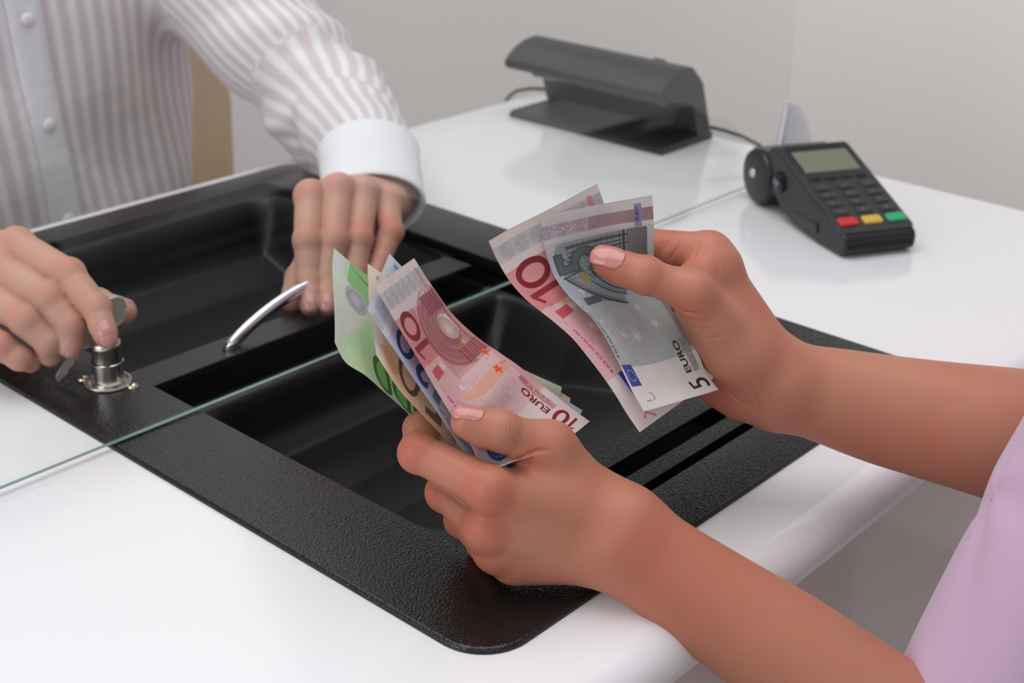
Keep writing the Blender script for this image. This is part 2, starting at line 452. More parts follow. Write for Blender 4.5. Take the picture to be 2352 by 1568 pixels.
# ------------------------------------------------------------------ banknotes: printed, curved paper sheets
def nspline(G, n, m):
    """bicubic (Catmull-Rom) resample of a control grid"""
    def rs(Y, n):
        k = Y.shape[0]; t = np.linspace(0, k-1, n); i = np.minimum(t.astype(int), k-2); f = (t-i).reshape((-1,)+(1,)*(Y.ndim-1))
        E = np.concatenate([2*Y[:1]-Y[1:2], Y, 2*Y[-1:]-Y[-2:-1]]); p0, p1, p2, p3 = E[i], E[i+1], E[i+2], E[i+3]
        return .5*(2*p1+(p2-p0)*f+(2*p0-5*p1+4*p2-p3)*f*f+(3*p1-p0-3*p2+p3)*f**3)
    return rs(rs(G, n).transpose(1, 0, 2), m).transpose(1, 0, 2)
# sheet shapes: 12 x 6 control points each, in 1/100 mm
SHEETS = {
'five': [17716,-233,8067,16490,-133,8208,15267,-54,8380,14041,26,8540,12815,99,8715,11592,168,8907,17856,680,8644,16621,851,8664,15391,934,8826,14169,990,9034,12954,1016,9290,11751,1006,9591,17951,1317,9522,16763,1660,9384,15535,1830,9433,14314,1882,9644,13117,1851,9971,11934,1783,10338,18112,2158,10193,16891,2382,10193,15687,2670,10115,14461,2757,10279,13289,2665,10675,12122,2561,11082,18249,2926,10957,17043,3209,10888,15839,3494,10814,14611,3622,10926,13458,3490,11366,12296,3381,11785,18415,3801,11587,17201,4053,11560,15987,4302,11534,14761,4478,11586,13557,4440,11890,12438,4275,12400,18542,4508,12408,17341,4814,12329,16128,5075,12292,14907,5296,12294,13676,5364,12454,12495,5281,12830,18568,4896,13428,17425,5362,13271,16245,5732,13156,15043,6036,13086,13814,6231,13103,12582,6274,13282,18428,4941,14510,17391,5605,14335,16283,6144,14167,15133,6591,14024,13945,6945,13920,12720,7170,13896,18139,4779,15551,17215,5596,15413,16197,6287,15247,15116,6872,15079,13993,7379,14922,12826,7787,14792,17928,4724,16620,16984,5513,16475,16029,6290,16326,15000,6962,16161,13938,7579,15993,12837,8129,15831,17828,4807,17705,16831,5532,17555,15840,6263,17400,14834,6971,17240,13814,7656,17075,12782,8322,16905],
'ten_behind': [18152,398,8382,16821,384,8222,15484,332,8121,14147,287,8021,12812,275,7892,11481,287,7740,18065,1353,9026,16732,1318,8896,15397,1209,8866,14060,1111,8826,12724,1068,8726,11394,1095,8563,17973,2269,9725,16641,2244,9579,15308,2117,9573,13975,1980,9581,12638,1882,9542,11303,1840,9442,17873,3145,10473,16549,3166,10269,15213,3085,10193,13885,2917,10248,12554,2765,10282,11218,2662,10252,17764,3989,11255,16451,4059,10996,15120,4037,10840,13785,3911,10827,12464,3712,10935,11136,3542,11000,17638,4770,12096,16343,4904,11776,15024,4953,11537,13689,4887,11436,12365,4699,11523,11059,4461,11702,17480,5456,13012,16214,5675,12627,14920,5811,12304,13595,5833,12092,12258,5709,12069,10949,5480,12240,17271,6009,14004,16046,6331,13563,14789,6575,13162,13494,6711,12838,12162,6693,12664,10830,6535,12703,16993,6404,15054,15814,6831,14579,14608,7196,14120,13362,7469,13701,12066,7603,13371,10733,7581,13193,16651,6659,16127,15508,7162,15642,14349,7632,15158,13160,8039,14686,11924,8338,14252,10638,8500,13893,16280,6854,17203,15147,7379,16717,14015,7905,16229,12873,8410,15741,11698,8849,15264,10473,9171,14821,15902,7034,18280,14768,7557,17792,13627,8067,17304,12514,8633,16816,11414,9218,16321,10209,9586,15868],
'ten': [11236,3272,7365,9911,3048,7352,8582,2851,7416,7255,2690,7562,5932,2574,7774,4617,2507,8036,11039,4325,7810,9737,4181,7518,8422,3996,7341,7099,3796,7261,5773,3607,7281,4444,3453,7395,10804,5333,8330,9535,5252,7897,8237,5114,7565,6929,4940,7298,5615,4735,7081,4299,4495,6913,10564,6345,8840,9264,6173,8537,7961,5921,8343,6664,5614,8197,5376,5263,8080,4107,4839,7999,10269,7289,9455,8990,6885,9406,7713,6493,9316,6435,6108,9215,5152,5732,9108,3851,5419,8966,9930,8267,9978,8665,7824,9990,7391,7407,9943,6109,7038,9816,4845,6602,9804,3615,6071,9898,9585,9255,10476,8322,8809,10483,7054,8377,10470,5792,7922,10491,4567,7383,10606,3418,6727,10830,9257,10183,11086,8007,9705,11139,6761,9212,11210,5540,8670,11334,4364,8053,11524,3248,7357,11782,8959,11032,11814,7739,10491,11940,6527,9934,12080,5340,9336,12255,4184,8692,12468,3052,8015,12709,8725,11757,12684,7525,11181,12840,6334,10590,13010,5161,9970,13203,4003,9330,13413,2856,8673,13636,8501,12461,13572,7328,11843,13765,6156,11222,13960,4993,10589,14163,3832,9952,14370,2673,9313,14578,8299,13130,14493,7137,12495,14699,5982,11849,14914,4831,11198,15131,3672,10557,15340,2502,9934,15535],
'twenty': [12666,4898,6893,11378,4465,6418,10086,4007,5977,8790,3504,5600,7494,2957,5293,6197,2384,5039,12144,5833,7456,10852,5377,7012,9559,4909,6586,8264,4419,6190,6968,3907,5826,5672,3375,5491,11620,6758,8032,10326,6286,7612,9031,5806,7201,7736,5315,6808,6440,4810,6432,5144,4290,6079,11093,7667,8631,9798,7181,8230,8503,6688,7839,7207,6178,7469,5913,5639,7137,4626,5056,6856,10565,8549,9267,9270,8047,8888,7975,7529,8528,6682,6981,8206,5400,6378,7945,4140,5702,7757,10037,9394,9953,8743,8864,9607,7453,8303,9298,6175,7688,9046,4925,6992,8872,3727,6198,8780,9512,10192,10694,8224,9622,10394,6947,9005,10143,5694,8318,9959,4482,7547,9851,3326,6689,9811,8993,10944,11487,7717,10325,11237,6461,9647,11044,5237,8898,10916,4056,8077,10850,2911,7204,10824,8483,11655,12324,7226,10980,12127,5995,10245,11986,4798,9448,11900,3638,8596,11858,2502,7711,11843,7983,12329,13196,6754,11590,13057,5548,10809,12958,4374,9977,12901,3227,9106,12875,2097,8214,12866,7490,12975,14093,6305,12158,14025,5120,11344,13954,3964,10486,13919,2825,9606,13899,1683,8728,13879,6979,13635,14970,5844,12746,14975,4704,11864,14963,3568,10977,14950,2436,10087,14939,1304,9197,14927],
'fifty': [14398,7120,6196,13155,6391,5654,11920,5800,4948,10707,5297,4142,9511,4831,3292,8320,4375,2430,13649,7857,6918,12406,7211,6276,11187,6689,5492,9994,6229,4635,8802,5773,3773,7603,5299,2931,12892,8626,7599,11666,8076,6846,10466,7602,6007,9266,7130,5165,8056,6624,4356,6835,6067,3596,12125,9384,8281,10920,8912,7447,9710,8417,6629,8492,7865,5859,7273,7236,5152,6068,6526,4502,11351,10104,8992,10144,9619,8167,8927,9039,7416,7719,8349,6747,6539,7564,6139,5393,6707,5567,10568,10773,9745,9356,10194,8988,8165,9446,8352,7015,8595,7779,5899,7686,7232,4790,6767,6688,9777,11310,10593,8596,10563,9943,7499,9618,9423,6403,8677,8892,5297,7751,8351,4178,6844,7802,8971,11799,11461,7868,10854,10946,6765,9918,10417,5653,9004,9867,4529,8121,9295,3459,7122,8817,8144,12302,12295,7049,11348,11784,5944,10415,11252,4836,9490,10713,3749,8516,10219,2738,7422,9825,7308,12825,13106,6221,11856,12607,5126,10900,12096,4047,9908,11620,3011,8845,11202,2029,7715,10840,6473,13335,13926,5416,12306,13483,4351,11292,13027,3323,10220,12619,2346,9083,12262,1410,7904,11935,5626,13849,14732,4625,12727,14387,3624,11610,14022,2664,10451,13683,1749,9249,13373,811,8070,13044],
'hundred': [14834,8726,5874,14129,7556,6772,12898,7049,5811,11630,6344,5043,10386,5777,4135,9168,5284,3150,14152,9664,6584,13314,8464,7321,12044,7786,6533,10801,7224,5619,9620,6785,4567,8469,6377,3474,13441,10577,7298,12496,9366,7866,11223,8685,7087,10045,8247,6030,8953,7909,4854,7775,7472,3797,12712,11466,8023,11678,10261,8423,10421,9640,7571,9329,9317,6389,8184,8920,5281,6920,8279,4433,11960,12335,8751,10855,11149,8987,9631,10609,8037,8535,10287,6857,7311,9720,5915,6090,8740,5376,11198,13173,9507,10023,12034,9546,8861,11612,8468,7663,11111,7463,6431,10276,6766,5444,8980,6526,10403,13996,10246,9186,12909,10105,8006,12449,9062,6769,11765,8224,5605,10719,7724,4726,9340,7588,9602,14757,11046,8344,13777,10668,7123,13189,9741,5900,12305,9095,4828,11114,8738,3965,9723,8610,8754,15504,11812,7492,14674,11180,6243,13815,10541,5092,12738,10076,4089,11471,9791,3167,10127,9595,7896,16117,12670,6672,15192,12097,5469,14209,11560,4355,13080,11141,3338,11832,10831,2373,10526,10586,7051,16657,13584,5873,15640,13075,4737,14538,12631,3638,13386,12229,2547,12226,11833,1497,11019,11458,6225,17135,14554,5107,16010,14106,4063,14787,13757,3034,13551,13409,1994,12328,13044,929,11134,12652]}

_glyphs = {}
def glyphs(s, bold=0.0, shear=0.0):
    """triangles of a piece of lettering, normalised to height 1 and width 1"""
    key = (s, bold, shear)
    if key not in _glyphs:
        cu = bpy.data.curves.new('lettering', 'FONT'); cu.body = s; cu.offset = bold; cu.shear = shear; cu.resolution_u = 6
        o = bpy.data.objects.new('lettering', cu); COL.objects.link(o)
        dg = bpy.context.evaluated_depsgraph_get(); dg.update(); me = o.evaluated_get(dg).to_mesh()
        me.calc_loop_triangles(); v = A([p.co[:2] for p in me.vertices]); t = A([q.vertices[:] for q in me.loop_triangles])
        T = v[t]; mn = v.min(0); mxx = v.max(0); T = (T-mn)/(mxx-mn)
        _glyphs[key] = (T, (mxx-mn)[0]/(mxx-mn)[1])
        o.evaluated_get(dg).to_mesh_clear(); bpy.data.objects.remove(o); bpy.data.curves.remove(cu)
    return _glyphs[key]

class Canvas:
    Q = 8                                       # cells per mm
    def __init__(s, W, H, base):
        s.W, s.H = W, H; s.w, s.h = int(W*s.Q), int(H*s.Q)
        s.a = np.zeros((s.h, s.w, 3), np.float32)+A(base, np.float32)
        s.Y, s.X = np.mgrid[0:s.h, 0:s.w].astype(np.float32); s.X = (s.X+.5)/s.Q; s.Y = (s.Y+.5)/s.Q
        s.rng = np.random.RandomState(int(W*7))
    def put(s, m, col, al=1.0, sl=None):
        t = s.a if sl is None else s.a[sl]
        m = (m*al)[..., None]; t[...] = t*(1-m)+A(col, np.float32)*m
    def win(s, x0, x1, y0, y1):
        i0 = max(0, int(x0*s.Q)-1); i1 = min(s.w, int(x1*s.Q)+2); j0 = max(0, int(y0*s.Q)-1); j1 = min(s.h, int(y1*s.Q)+2)
        return (slice(j0, max(j1, j0)), slice(i0, max(i1, i0)))
    def poly(s, pts, col, al=1.0):
        pts = A(pts, float); sl = s.win(pts[:, 0].min(), pts[:, 0].max(), pts[:, 1].min(), pts[:, 1].max())
        X, Y = s.X[sl], s.Y[sl]
        if X.size == 0: return
        ins = np.zeros(X.shape, bool)
        for (xa, ya), (xb, yb) in zip(pts, np.roll(pts, -1, 0)):
            if ya == yb: continue
            ins ^= ((Y < ya) != (Y < yb)) & (X < (xb-xa)*(Y-ya)/(yb-ya)+xa)
        s.put(ins.astype(np.float32), col, al, sl)
    def rect(s, x0, x1, y0, y1, col, al=1.0): s.poly([(x0, y0), (x1, y0), (x1, y1), (x0, y1)], col, al)
    def ellipse(s, cx, cy, rx, ry, col, al=1.0, ring=None):
        sl = s.win(cx-rx, cx+rx, cy-ry, cy+ry); X, Y = s.X[sl], s.Y[sl]
        e = np.sqrt(((X-cx)/rx)**2+((Y-cy)/ry)**2); m = e < 1
        if ring: m &= e > 1-ring
        s.put(m.astype(np.float32), col, al, sl)
    def line(s, pts, wd, col, al=1.0):
        for (xa, ya), (xb, yb) in zip(pts[:-1], pts[1:]):
            sl = s.win(min(xa, xb)-wd, max(xa, xb)+wd, min(ya, yb)-wd, max(ya, yb)+wd); X, Y = s.X[sl], s.Y[sl]
            dx, dy = xb-xa, yb-ya; L = dx*dx+dy*dy+1e-9; t = np.clip(((X-xa)*dx+(Y-ya)*dy)/L, 0, 1)
            d = np.hypot(X-xa-t*dx, Y-ya-t*dy); s.put(np.clip((wd/2-d)*s.Q+.5, 0, 1).astype(np.float32), col, al, sl)
    def star(s, cx, cy, r, col, al=1.0, rot=0.):
        s.poly([(cx+(r if k % 2 == 0 else r*.42)*math.cos(rot+math.pi/5*k), cy+(r if k % 2 == 0 else r*.42)*math.sin(rot+math.pi/5*k)) for k in range(10)], col, al)
    def text(s, t, x0, x1, y0, y1, col, al=1.0, bold=0., shear=0.):
        T, _ = glyphs(t, bold, shear); T = T*A((x1-x0, y1-y0))+A((x0, y0))
        mask = np.zeros((s.h, s.w), np.float32)
        for tri in T:
            sl = s.win(tri[:, 0].min(), tri[:, 0].max(), tri[:, 1].min(), tri[:, 1].max()); X, Y = s.X[sl], s.Y[sl]
            if X.size == 0: continue
            sg = [(tri[(k+1) % 3, 0]-tri[k, 0])*(Y-tri[k, 1])-(tri[(k+1) % 3, 1]-tri[k, 1])*(X-tri[k, 0]) for k in range(3)]
            ins = ((sg[0] >= -1e-6) & (sg[1] >= -1e-6) & (sg[2] >= -1e-6)) | ((sg[0] <= 1e-6) & (sg[1] <= 1e-6) & (sg[2] <= 1e-6))
            mask[sl] = np.maximum(mask[sl], ins)
        s.put(mask, col, al); return mask
    def grad(s, x0, x1, y0, y1, c0, c1, axis=0, al=1.0):
        sl = s.win(x0, x1, y0, y1); X, Y = s.X[sl], s.Y[sl]
        t = ((X-x0)/(x1-x0) if axis == 0 else (Y-y0)/(y1-y0))[..., None].clip(0, 1)
        s.a[sl] = s.a[sl]*(1-al)+(A(c0)*(1-t)+A(c1)*t)*al
    def lines(s, x0, x1, y0, y1, col, al, pitch, ang=0., wob=0.):
        sl = s.win(x0, x1, y0, y1); X, Y = s.X[sl], s.Y[sl]
        u = X*math.cos(ang)+Y*math.sin(ang)+wob*np.sin((X*math.sin(ang)-Y*math.cos(ang))*.5)
        s.put((np.sin(u*2*math.pi/pitch) > .1).astype(np.float32), col, al, sl)
    def flag(s, x0, x1, y0, y1):
        s.rect(x0, x1, y0, y1, (.055, .085, .36))
        cx, cy = (x0+x1)/2, (y0+y1)/2; r = min(x1-x0, y1-y0)*.34
        for k in range(12): s.ellipse(cx+r*math.cos(k*math.pi/6), cy+r*math.sin(k*math.pi/6), .42, .42, (.62, .58, .25))
    def signature(s, x, y, col, sc=1.):
        p = [(x+sc*(t*9), y+sc*(1.6*math.sin(t*23)*(1-t)+1.3*math.sin(t*9))) for t in np.linspace(0, 1, 60)]
        s.line(p, .22, col, .7); s.line([(x-sc, y+2.2*sc), (x+8*sc, y+1.2*sc)], .2, col, .6)
    def one(s, x0, x1, y0, y1, col):
        w = (x1-x0)*.40; h = y1-y0
        s.poly([(x1-w, y0), (x1, y0), (x1, y1), (x1-w*.8, y1), (x0, y1-h*.20), (x0+w*.35, y1-h*.30), (x1-w, y1-h*.15)], col)
    def rings(s, x0, x1, y0, y1, n, col):
        for _ in range(n):
            x, y = s.rng.uniform(x0, x1), s.rng.uniform(y0, y1); s.ellipse(x, y, .62, .62, col, .75, ring=.36)
    def holo(s, x0, x1, base, seed):
        r = np.random.RandomState(seed); s.grad(x0, x1, 0, s.H, base, base, al=.75); y = 3.
        while y < s.H:
            s.ellipse((x0+x1)/2, y, (x1-x0)*.52, 4.2, A(base)*.80, .55)
            s.ellipse((x0+x1)/2, y, (x1-x0)*.34, 3.0, (.42, .42, .55), .6, ring=.12)
            s.text('€' if int(y) % 2 else str(int(seed)), (x0+x1)/2-1.7, (x0+x1)/2+1.7, y-2, y+2, (.36, .38, .52), .65, .01)
            for _ in range(26):
                c = [(.55, .80, .85), (.85, .62, .70), (.60, .60, .85), (.85, .82, .60), (.62, .80, .66)][r.randint(5)]
                s.ellipse(r.uniform(x0, x1), y+r.uniform(-4.5, 4.5), .35, .35, c, .6)
            y += 9.5
    def grain(s, amp=.02):
        n = s.rng.normal(size=(s.h//3+2, s.w//3+2)).repeat(3, 0).repeat(3, 1)[:s.h, :s.w]
        s.a *= (1+amp*n[..., None]).astype(np.float32)

def lin(c): return tuple(((v/255+.055)/1.055)**2.4 if v > 10 else v/3294. for v in c)

def arch10(c, dk, md):
    """Romanesque portal engraving of the ten: pillars, recessed round arches, base blocks"""
    c.grad(64, 106, 0, 40, md, tuple(A(md)*1.25), 1, .45)
    c.poly([(66, 27), (66, 6), (109, 1), (109, 24), (104, 34), (96, 41), (84, 42), (72, 36)], md, .55)
    cx, cy = 88, 12
    for r in np.arange(11, 30, 1.15):                 # recessed arch ribs, open towards Y = 0
        p = [(cx+r*.82*math.cos(a), cy+r*.98*math.sin(a)) for a in np.linspace(.05*math.pi, .95*math.pi, 40)]
        c.line(p, .55 if int(r*2) % 3 else .25, dk, .62)
    for a in np.linspace(.12*math.pi, .88*math.pi, 30):
        c.line([(cx+20*.82*math.cos(a), cy+20*.98*math.sin(a)), (cx+23*.82*math.cos(a), cy+23*.98*math.sin(a))], .3, dk, .6)
    c.ellipse(cx, cy+1, 7.6, 8.5, (.64, .49, .48), 1); c.rect(85.5, 94, 6, 17.5, (.72, .60, .59))
    for r in np.arange(3, 9, .8): c.ellipse(86, 15, r, r, dk, .4, ring=.1)
    for x0, x1 in ((66, 75), (98, 109)):              # jamb pillars
        c.rect(x0, x1, 1, 24, md, .75)
        for x in np.arange(x0+.6, x1, 1.5): c.line([(x, 3), (x, 22)], .45, dk, .75)
        for y in (3.5, 8, 17, 21.5): c.line([(x0, y), (x1, y)], .6, dk, .8)
        for y in np.arange(1.5, 24, 1.1): c.line([(x0, y), (x0+3.2, y)], .22, dk, .6)
    for x in np.arange(97, 113, 1.3):                 # capital blocks
        for y in np.arange(1, 14, 1.6): c.rect(x, x+1.0, y, y+1.1, dk, .45 if (int(x*3)+int(y*5)) % 3 else .8)
    c.line([(75, 5), (98, 5)], .8, dk, .8); c.line([(75, 3.6), (98, 3.6)], .3, dk, .8)
    c.lines(66, 84, 24, 40, dk, .25, .9, .8)

def arch5(c, dk, md):
    """classical portal engraving of the five: column, entablature, coffered wall"""
    c.poly([(98, 57.5), (102.6, 56), (102.6, 4), (83, 4), (70, 20), (63, 26), (67, 40), (82, 56)], md, .62)
    for k in range(9): c.line([(83+k*2.2, 20), (83+k*2.2, 52)], .35, dk, .55)
    for k in range(12): c.line([(82, 16+k*3.4), (102, 16+k*3.4)], .3, dk, .5)
    for x, w in ((99.5, 1.4), (96.8, .5), (94.5, .9), (92.8, .3)): c.line([(x, 15), (x, 50)], w, dk, .8)
    for x in (84, 86.2, 88.6, 91): c.line([(x, 17), (x, 36)], .8, dk, .6)
    for y, w in ((17, 1.5), (19.2, .6), (14.8, .5)): c.line([(83, y), (102, y)], w, dk, .85)
    c.grad(83, 102.5, 4, 14.5, (.085, .075, .075), (.16, .155, .155), 1, .85); c.lines(83, 102.5, 4, 14.5, (.35, .35, .35), .35, .9, 0)
    for k in range(11):                               # cornice sweeping to the lower left
        x0, y0, x1, y1 = 84.2-k*.15, 56.5-k*3.0, 62.0+k*1.25, 24.5-k*.55
        p = [(x0+(x1-x0)*t+2.6*math.sin(math.pi*t)*-1, y0+(y1-y0)*t) for t in np.linspace(0, 1, 16)]
        if k in (2, 3): continue
        c.line(p, (1.3, .45, 0, 0, .8, .3, .9, .3, .5, .3, .6)[k], dk, .85)
    for r in (5.5, 6.6, 8.4, 10.8, 11.6):
        c.line([(90-r*.9*math.sin(a), 33+r*math.cos(a)) for a in np.linspace(.3, 2.9, 30)], .35, dk, .6)
    c.ellipse(84.5, 34, 3.6, 4.6, dk, .8, ring=.25); c.ellipse(84.5, 34, 2.2, 3, dk, .6, ring=.3)
    c.line([(98, 57.3), (86, 44), (84, 57)], 1.0, dk, .7)

def paint(den):
    P = lin
    if den == 5:
        c = Canvas(120, 62, P((226, 222, 220)))
        c.grad(25.5, 104, 0, 62, P((176, 183, 184)), P((196, 198, 202)), 0, .95)
        c.grad(60, 100, 30, 62, P((176, 192, 204)), P((170, 186, 200)), 0, .7)
        c.grad(104, 120, 0, 62, P((208, 204, 206)), P((212, 208, 206)), 0, 1)
        c.lines(25.5, 104, 0, 62, P((150, 156, 158)), .22, .55, .9, .5); c.lines(25.5, 70, 0, 62, P((206, 210, 212)), .25, .8, -.6)
        c.rect(28, 70, 0, 3.4, P((122, 120, 122)), .75); c.lines(28, 70, 0, 3.4, P((190, 188, 188)), .5, .7)
        c.holo(106.5, 113.8, P((186, 160, 172)), 5); c.grad(106.5, 113.8, 0, 36, P((150, 112, 106)), P((168, 138, 146)), 1, .75)
        c.rect(103, 117, 6.5, 10.6, P((120, 124, 168)), .8); c.text('EURO', 107, 115.5, 8.4, 10.2, P((60, 62, 118)), 1, .01); c.text('EYPΩ', 105.5, 113.5, 6.6, 7.6, P((175, 175, 205)), .9)
        for r in (8.6, 7.6, 5.4, 3.4): c.ellipse(52, 35, r, r*1.05, P((212, 216, 214)), .6, ring=.06)
        c.rings(30, 66, 8, 48, 95, P((196, 178, 104)))
        for x, y, r in ((42.5, 30.3, 3.6), (46.6, 15, 3.6), (75.9, 48.9, 3.6), (70, 46, 2.6), (45, 40, 3.), (58, 20, 3), (54, 52, 2.4)): c.star(x, y, r, P((222, 218, 216)), .85, .4)
        arch5(c, P((62, 68, 66)), P((128, 134, 134)))
        c.star(81.5, 43.5, 4.0, P((170, 152, 40)), .9, .3)
        m = c.text('5', 84.5, 98.5, 32, 59, P((88, 96, 98)), 1, .035); c.text('5', 85.3, 97.6, 33.5, 57.6, P((104, 112, 114)), .9, .0)
        c.poly([(70.8, 52.3), (71.2, 40.6), (67, 39.4), (65.8, 52.5)], P((96, 106, 108)))
        c.flag(14.2, 26.6, 51, 60.2)
        c.text('5', 4, 10.6, 2.2, 15.6, P((52, 58, 54)), 1, .01); c.text('EURO', 15, 33.8, 8.2, 12.2, P((52, 52, 52)), 1, .03)
        c.rect(14.6, 34, 2.9, 7.0, P((150, 146, 146)), .9); c.text('EYPΩ', 15, 33.2, 3.3, 6.6, P((206, 202, 200)), 1, .0); c.text('EYPΩ', 15.2, 33.0, 3.5, 6.4, P((104, 100, 100)), .6, -.02)
        c.text('© BCE ECB EZB EKT EKP', 30.5, 60.5, 58.3, 60.4, P((50, 56, 54)), 1, .035); c.text('2002', 62, 66.6, 58.9, 60.0, P((80, 84, 84)), 1, .0)
        c.line([(33, 57.6), (66, 57.2)], .2, P((90, 94, 94)), .8)
        c.line([(5, 55), (5, 51.4)], .9, P((150, 152, 150)), .9); c.line([(5, 49), (6.5, 47.4), (8.4, 47.2), (9.6, 48.8)], .9, P((150, 152, 150)), .9)
        c.signature(44, 50, P((96, 112, 176)), .9); c.signature(56, 51, P((110, 124, 180)), .6)
    elif den == 10:
        c = Canvas(127, 67, P((226, 210, 206)))
        c.grad(30, 107, 0, 67, P((226, 186, 188)), P((224, 196, 196)), 0, .95)
        c.grad(80, 107, 38, 67, P((220, 118, 122)), P((216, 142, 144)), 0, .9)
        c.poly([(80, 67), (81, 60), (74, 44), (66, 40), (56, 40), (48, 67)], P((226, 186, 186)), .8)
        c.poly([(66, 58), (77, 44), (80, 38), (70, 36), (40, 52), (34, 66), (60, 66)], P((230, 150, 158)), .30)
        c.grad(30, 110, 0, 4.6, P((222, 150, 152)), P((228, 150, 154)), 0, .8)
        c.lines(30, 106, 0, 67, P((214, 160, 164)), .22, .6, 1.0, .5); c.lines(30, 66, 0, 45, P((236, 214, 212)), .3, .8, -.7)
        arch10(c, P((122, 44, 50)), P((178, 104, 108)))
        c.holo(112.8, 122, P((190, 186, 186)), 10)
        c.rect(109, 123, 5.5, 8.6, P((198, 104, 112)), .85); c.lines(109, 123, 5.5, 8.6, P((228, 190, 192)), .5, .9)
        c.grad(50.2, 56.2, 6, 52, P((226, 158, 134)), P((222, 170, 152)), 1, .0)
        c.poly([(56.2, 4.5), (50.2, 4.5), (49.5, 28), (50, 40), (53, 48), (55.8, 52), (56.2, 30)], P((232, 166, 140)), .85)
        c.rings(33, 49, 6, 46, 60, P((226, 128, 96))); c.rings(57, 65, 6, 46, 34, P((226, 128, 96)))
        for x, y in ((65.2, 7.4), (53.8, 13.8)): c.star(x, y, 4.0, P((232, 100, 38)), 1, .5)
        c.star(42, 19, 3.8, P((236, 206, 206)), .9, .2); c.star(43, 19, 2.6, P((222, 130, 140)), .4, .2)
        for x, y, r in ((88.3, 18.8, 3.0), (79, 47, 3.), (77, 12, 2.6)): c.star(x, y, r, P((228, 168, 84)), .85, .4)
        for x, y, r in ((74.5, 44, 3.2), (38, 34, 3.4), (60, 44, 3)): c.star(x, y, r, P((236, 214, 208)), .9, .7)
        c.text('0', 92.4, 108.4, 41.5, 63.2, P((132, 46, 52)), 1, .03); c.ellipse(100.3, 52.3, 4.6, 7.4, P((222, 150, 150)), 1); c.one(82.6, 91.0, 41.5, 63.2, P((150, 52, 60)))
        c.poly([(76.4, 58.4), (77.0, 46.8), (71.6, 46.4), (70.4, 58.2)], P((206, 92, 106)))
        c.rect(0, 29.4, 0, 67, P((228, 214, 210)), .9)
        c.flag(17.2, 30.6, 44.5, 56.6)
        c.one(2.6, 6.8, 4, 14.2, P((150, 34, 44))); c.text('0', 8.4, 16.6, 3.8, 14.4, P((150, 34, 44)), 1, .015)
        c.text('EURO', 19.2, 37.6, 8.6, 12.6, P((134, 28, 40)), 1, .03)
        c.rect(18.6, 43, 4.4, 7.8, P((186, 104, 112)), .85); c.text('EYPΩ', 19.4, 37.2, 4.8, 7.4, P((232, 204, 204)), 1, .0); c.text('EYPΩ', 19.6, 37, 5.0, 7.2, P((168, 76, 88)), .6, -.02)
        c.text('© BCE ECB EZB EKT EKP', 32, 62.5, 58.3, 60.5, P((196, 50, 66)), 1, .035); c.text('2002', 64.4, 69.4, 58.9, 60.1, P((200, 90, 100)), 1, .0)
        c.line([(35, 57.4), (69, 57.2)], .2, P((210, 100, 110)), .8)
        c.line([(4.5, 58.6), (6.6, 56.0), (4.4, 53.4), (2.6, 51.4)], 1.0, P((220, 96, 100)), .9); c.line([(8, 56), (10.6, 52.6), (9, 49)], 1.0, P((220, 96, 100)), .9)
        c.signature(50, 54, P((100, 90, 160)), .8)
        c.line([(54.4, 8), (54.0, 3)], .35, P((90, 84, 150)), .9)
    elif den == 20:
        c = Canvas(133, 72, P((206, 212, 218)))
        c.grad(30, 114, 0, 72, P((190, 220, 228)), P((186, 194, 226)), 0, .9); c.lines(30, 114, 0, 72, P((120, 140, 190)), .25, .6, .9, .5)
        c.grad(84, 114, 40, 72, P((178, 186, 222)), P((194, 200, 226)), 0, .8)
        c.holo(119, 129, P((190, 196, 204)), 20)
        c.rect(114, 128, 5, 9, P((92, 104, 178)), .8)
        c.text('0', 95.5, 110.5, 41, 66.5, P((44, 70, 136)), 1, .03); c.ellipse(103, 53.7, 4.2, 9.0, P((174, 186, 216)), 1); c.text('2', 80, 93, 45, 67.5, P((50, 72, 140)), 1, .03)
        c.poly([(70, 66), (76, 66), (76, 54), (70, 54)], P((84, 120, 140)), .9)
        c.flag(17, 30, 48, 60); c.rect(0, 29, 0, 47, P((206, 214, 220)), .8)
        c.text('© BCE ECB EZB EKT EKP 2002', 34, 70, 66, 68.2, P((60, 90, 150)), 1, .02)
        c.text('20 EURO', 5, 34, 6, 12, P((50, 80, 150)), 1, .02)
    elif den == 50:
        c = Canvas(140, 77, P((234, 218, 200)))
        c.grad(30, 128, 0, 77, P((236, 186, 146)), P((240, 202, 172)), 0, .9); c.lines(30, 128, 0, 77, P((200, 130, 84)), .25, .6, .9, .5)
        c.poly([(133, 60), (124, 52), (112, 62), (120, 70)], P((236, 150, 84)), .8); c.lines(110, 132, 50, 72, P((240, 200, 160)), .5, 2.2, .6)
        c.rect(120, 134, 5, 9, P((220, 120, 60)), .8); c.ellipse(122, 26, 9, 12, P((206, 200, 190)), .9)
        c.text('0', 97.5, 114.5, 43, 71, P((112, 84, 70)), 1, .02); c.ellipse(106, 57, 5.4, 10.5, P((230, 184, 150)), 1); c.text('5', 78, 94.5, 45, 73, P((122, 88, 70)), 1, .02)
        c.rect(62, 72, 56, 70, P((214, 92, 48)), .85); c.star(64, 66, 3.5, P((110, 100, 170)), .8)
        c.lines(76, 98, 40, 76, P((130, 96, 70)), .25, .8, .3)
        c.grad(0, 30, 0, 77, P((232, 222, 196)), P((232, 214, 180)), 0, .8); c.flag(17, 31, 50, 63)
        c.text('50 EURO', 5, 36, 6, 12, P((140, 90, 50)), 1, .02)
    else:
        c = Canvas(147, 82, P((214, 222, 210)))
        m = c.X < (104+.46*c.Y+3*np.sin(c.Y*.12))
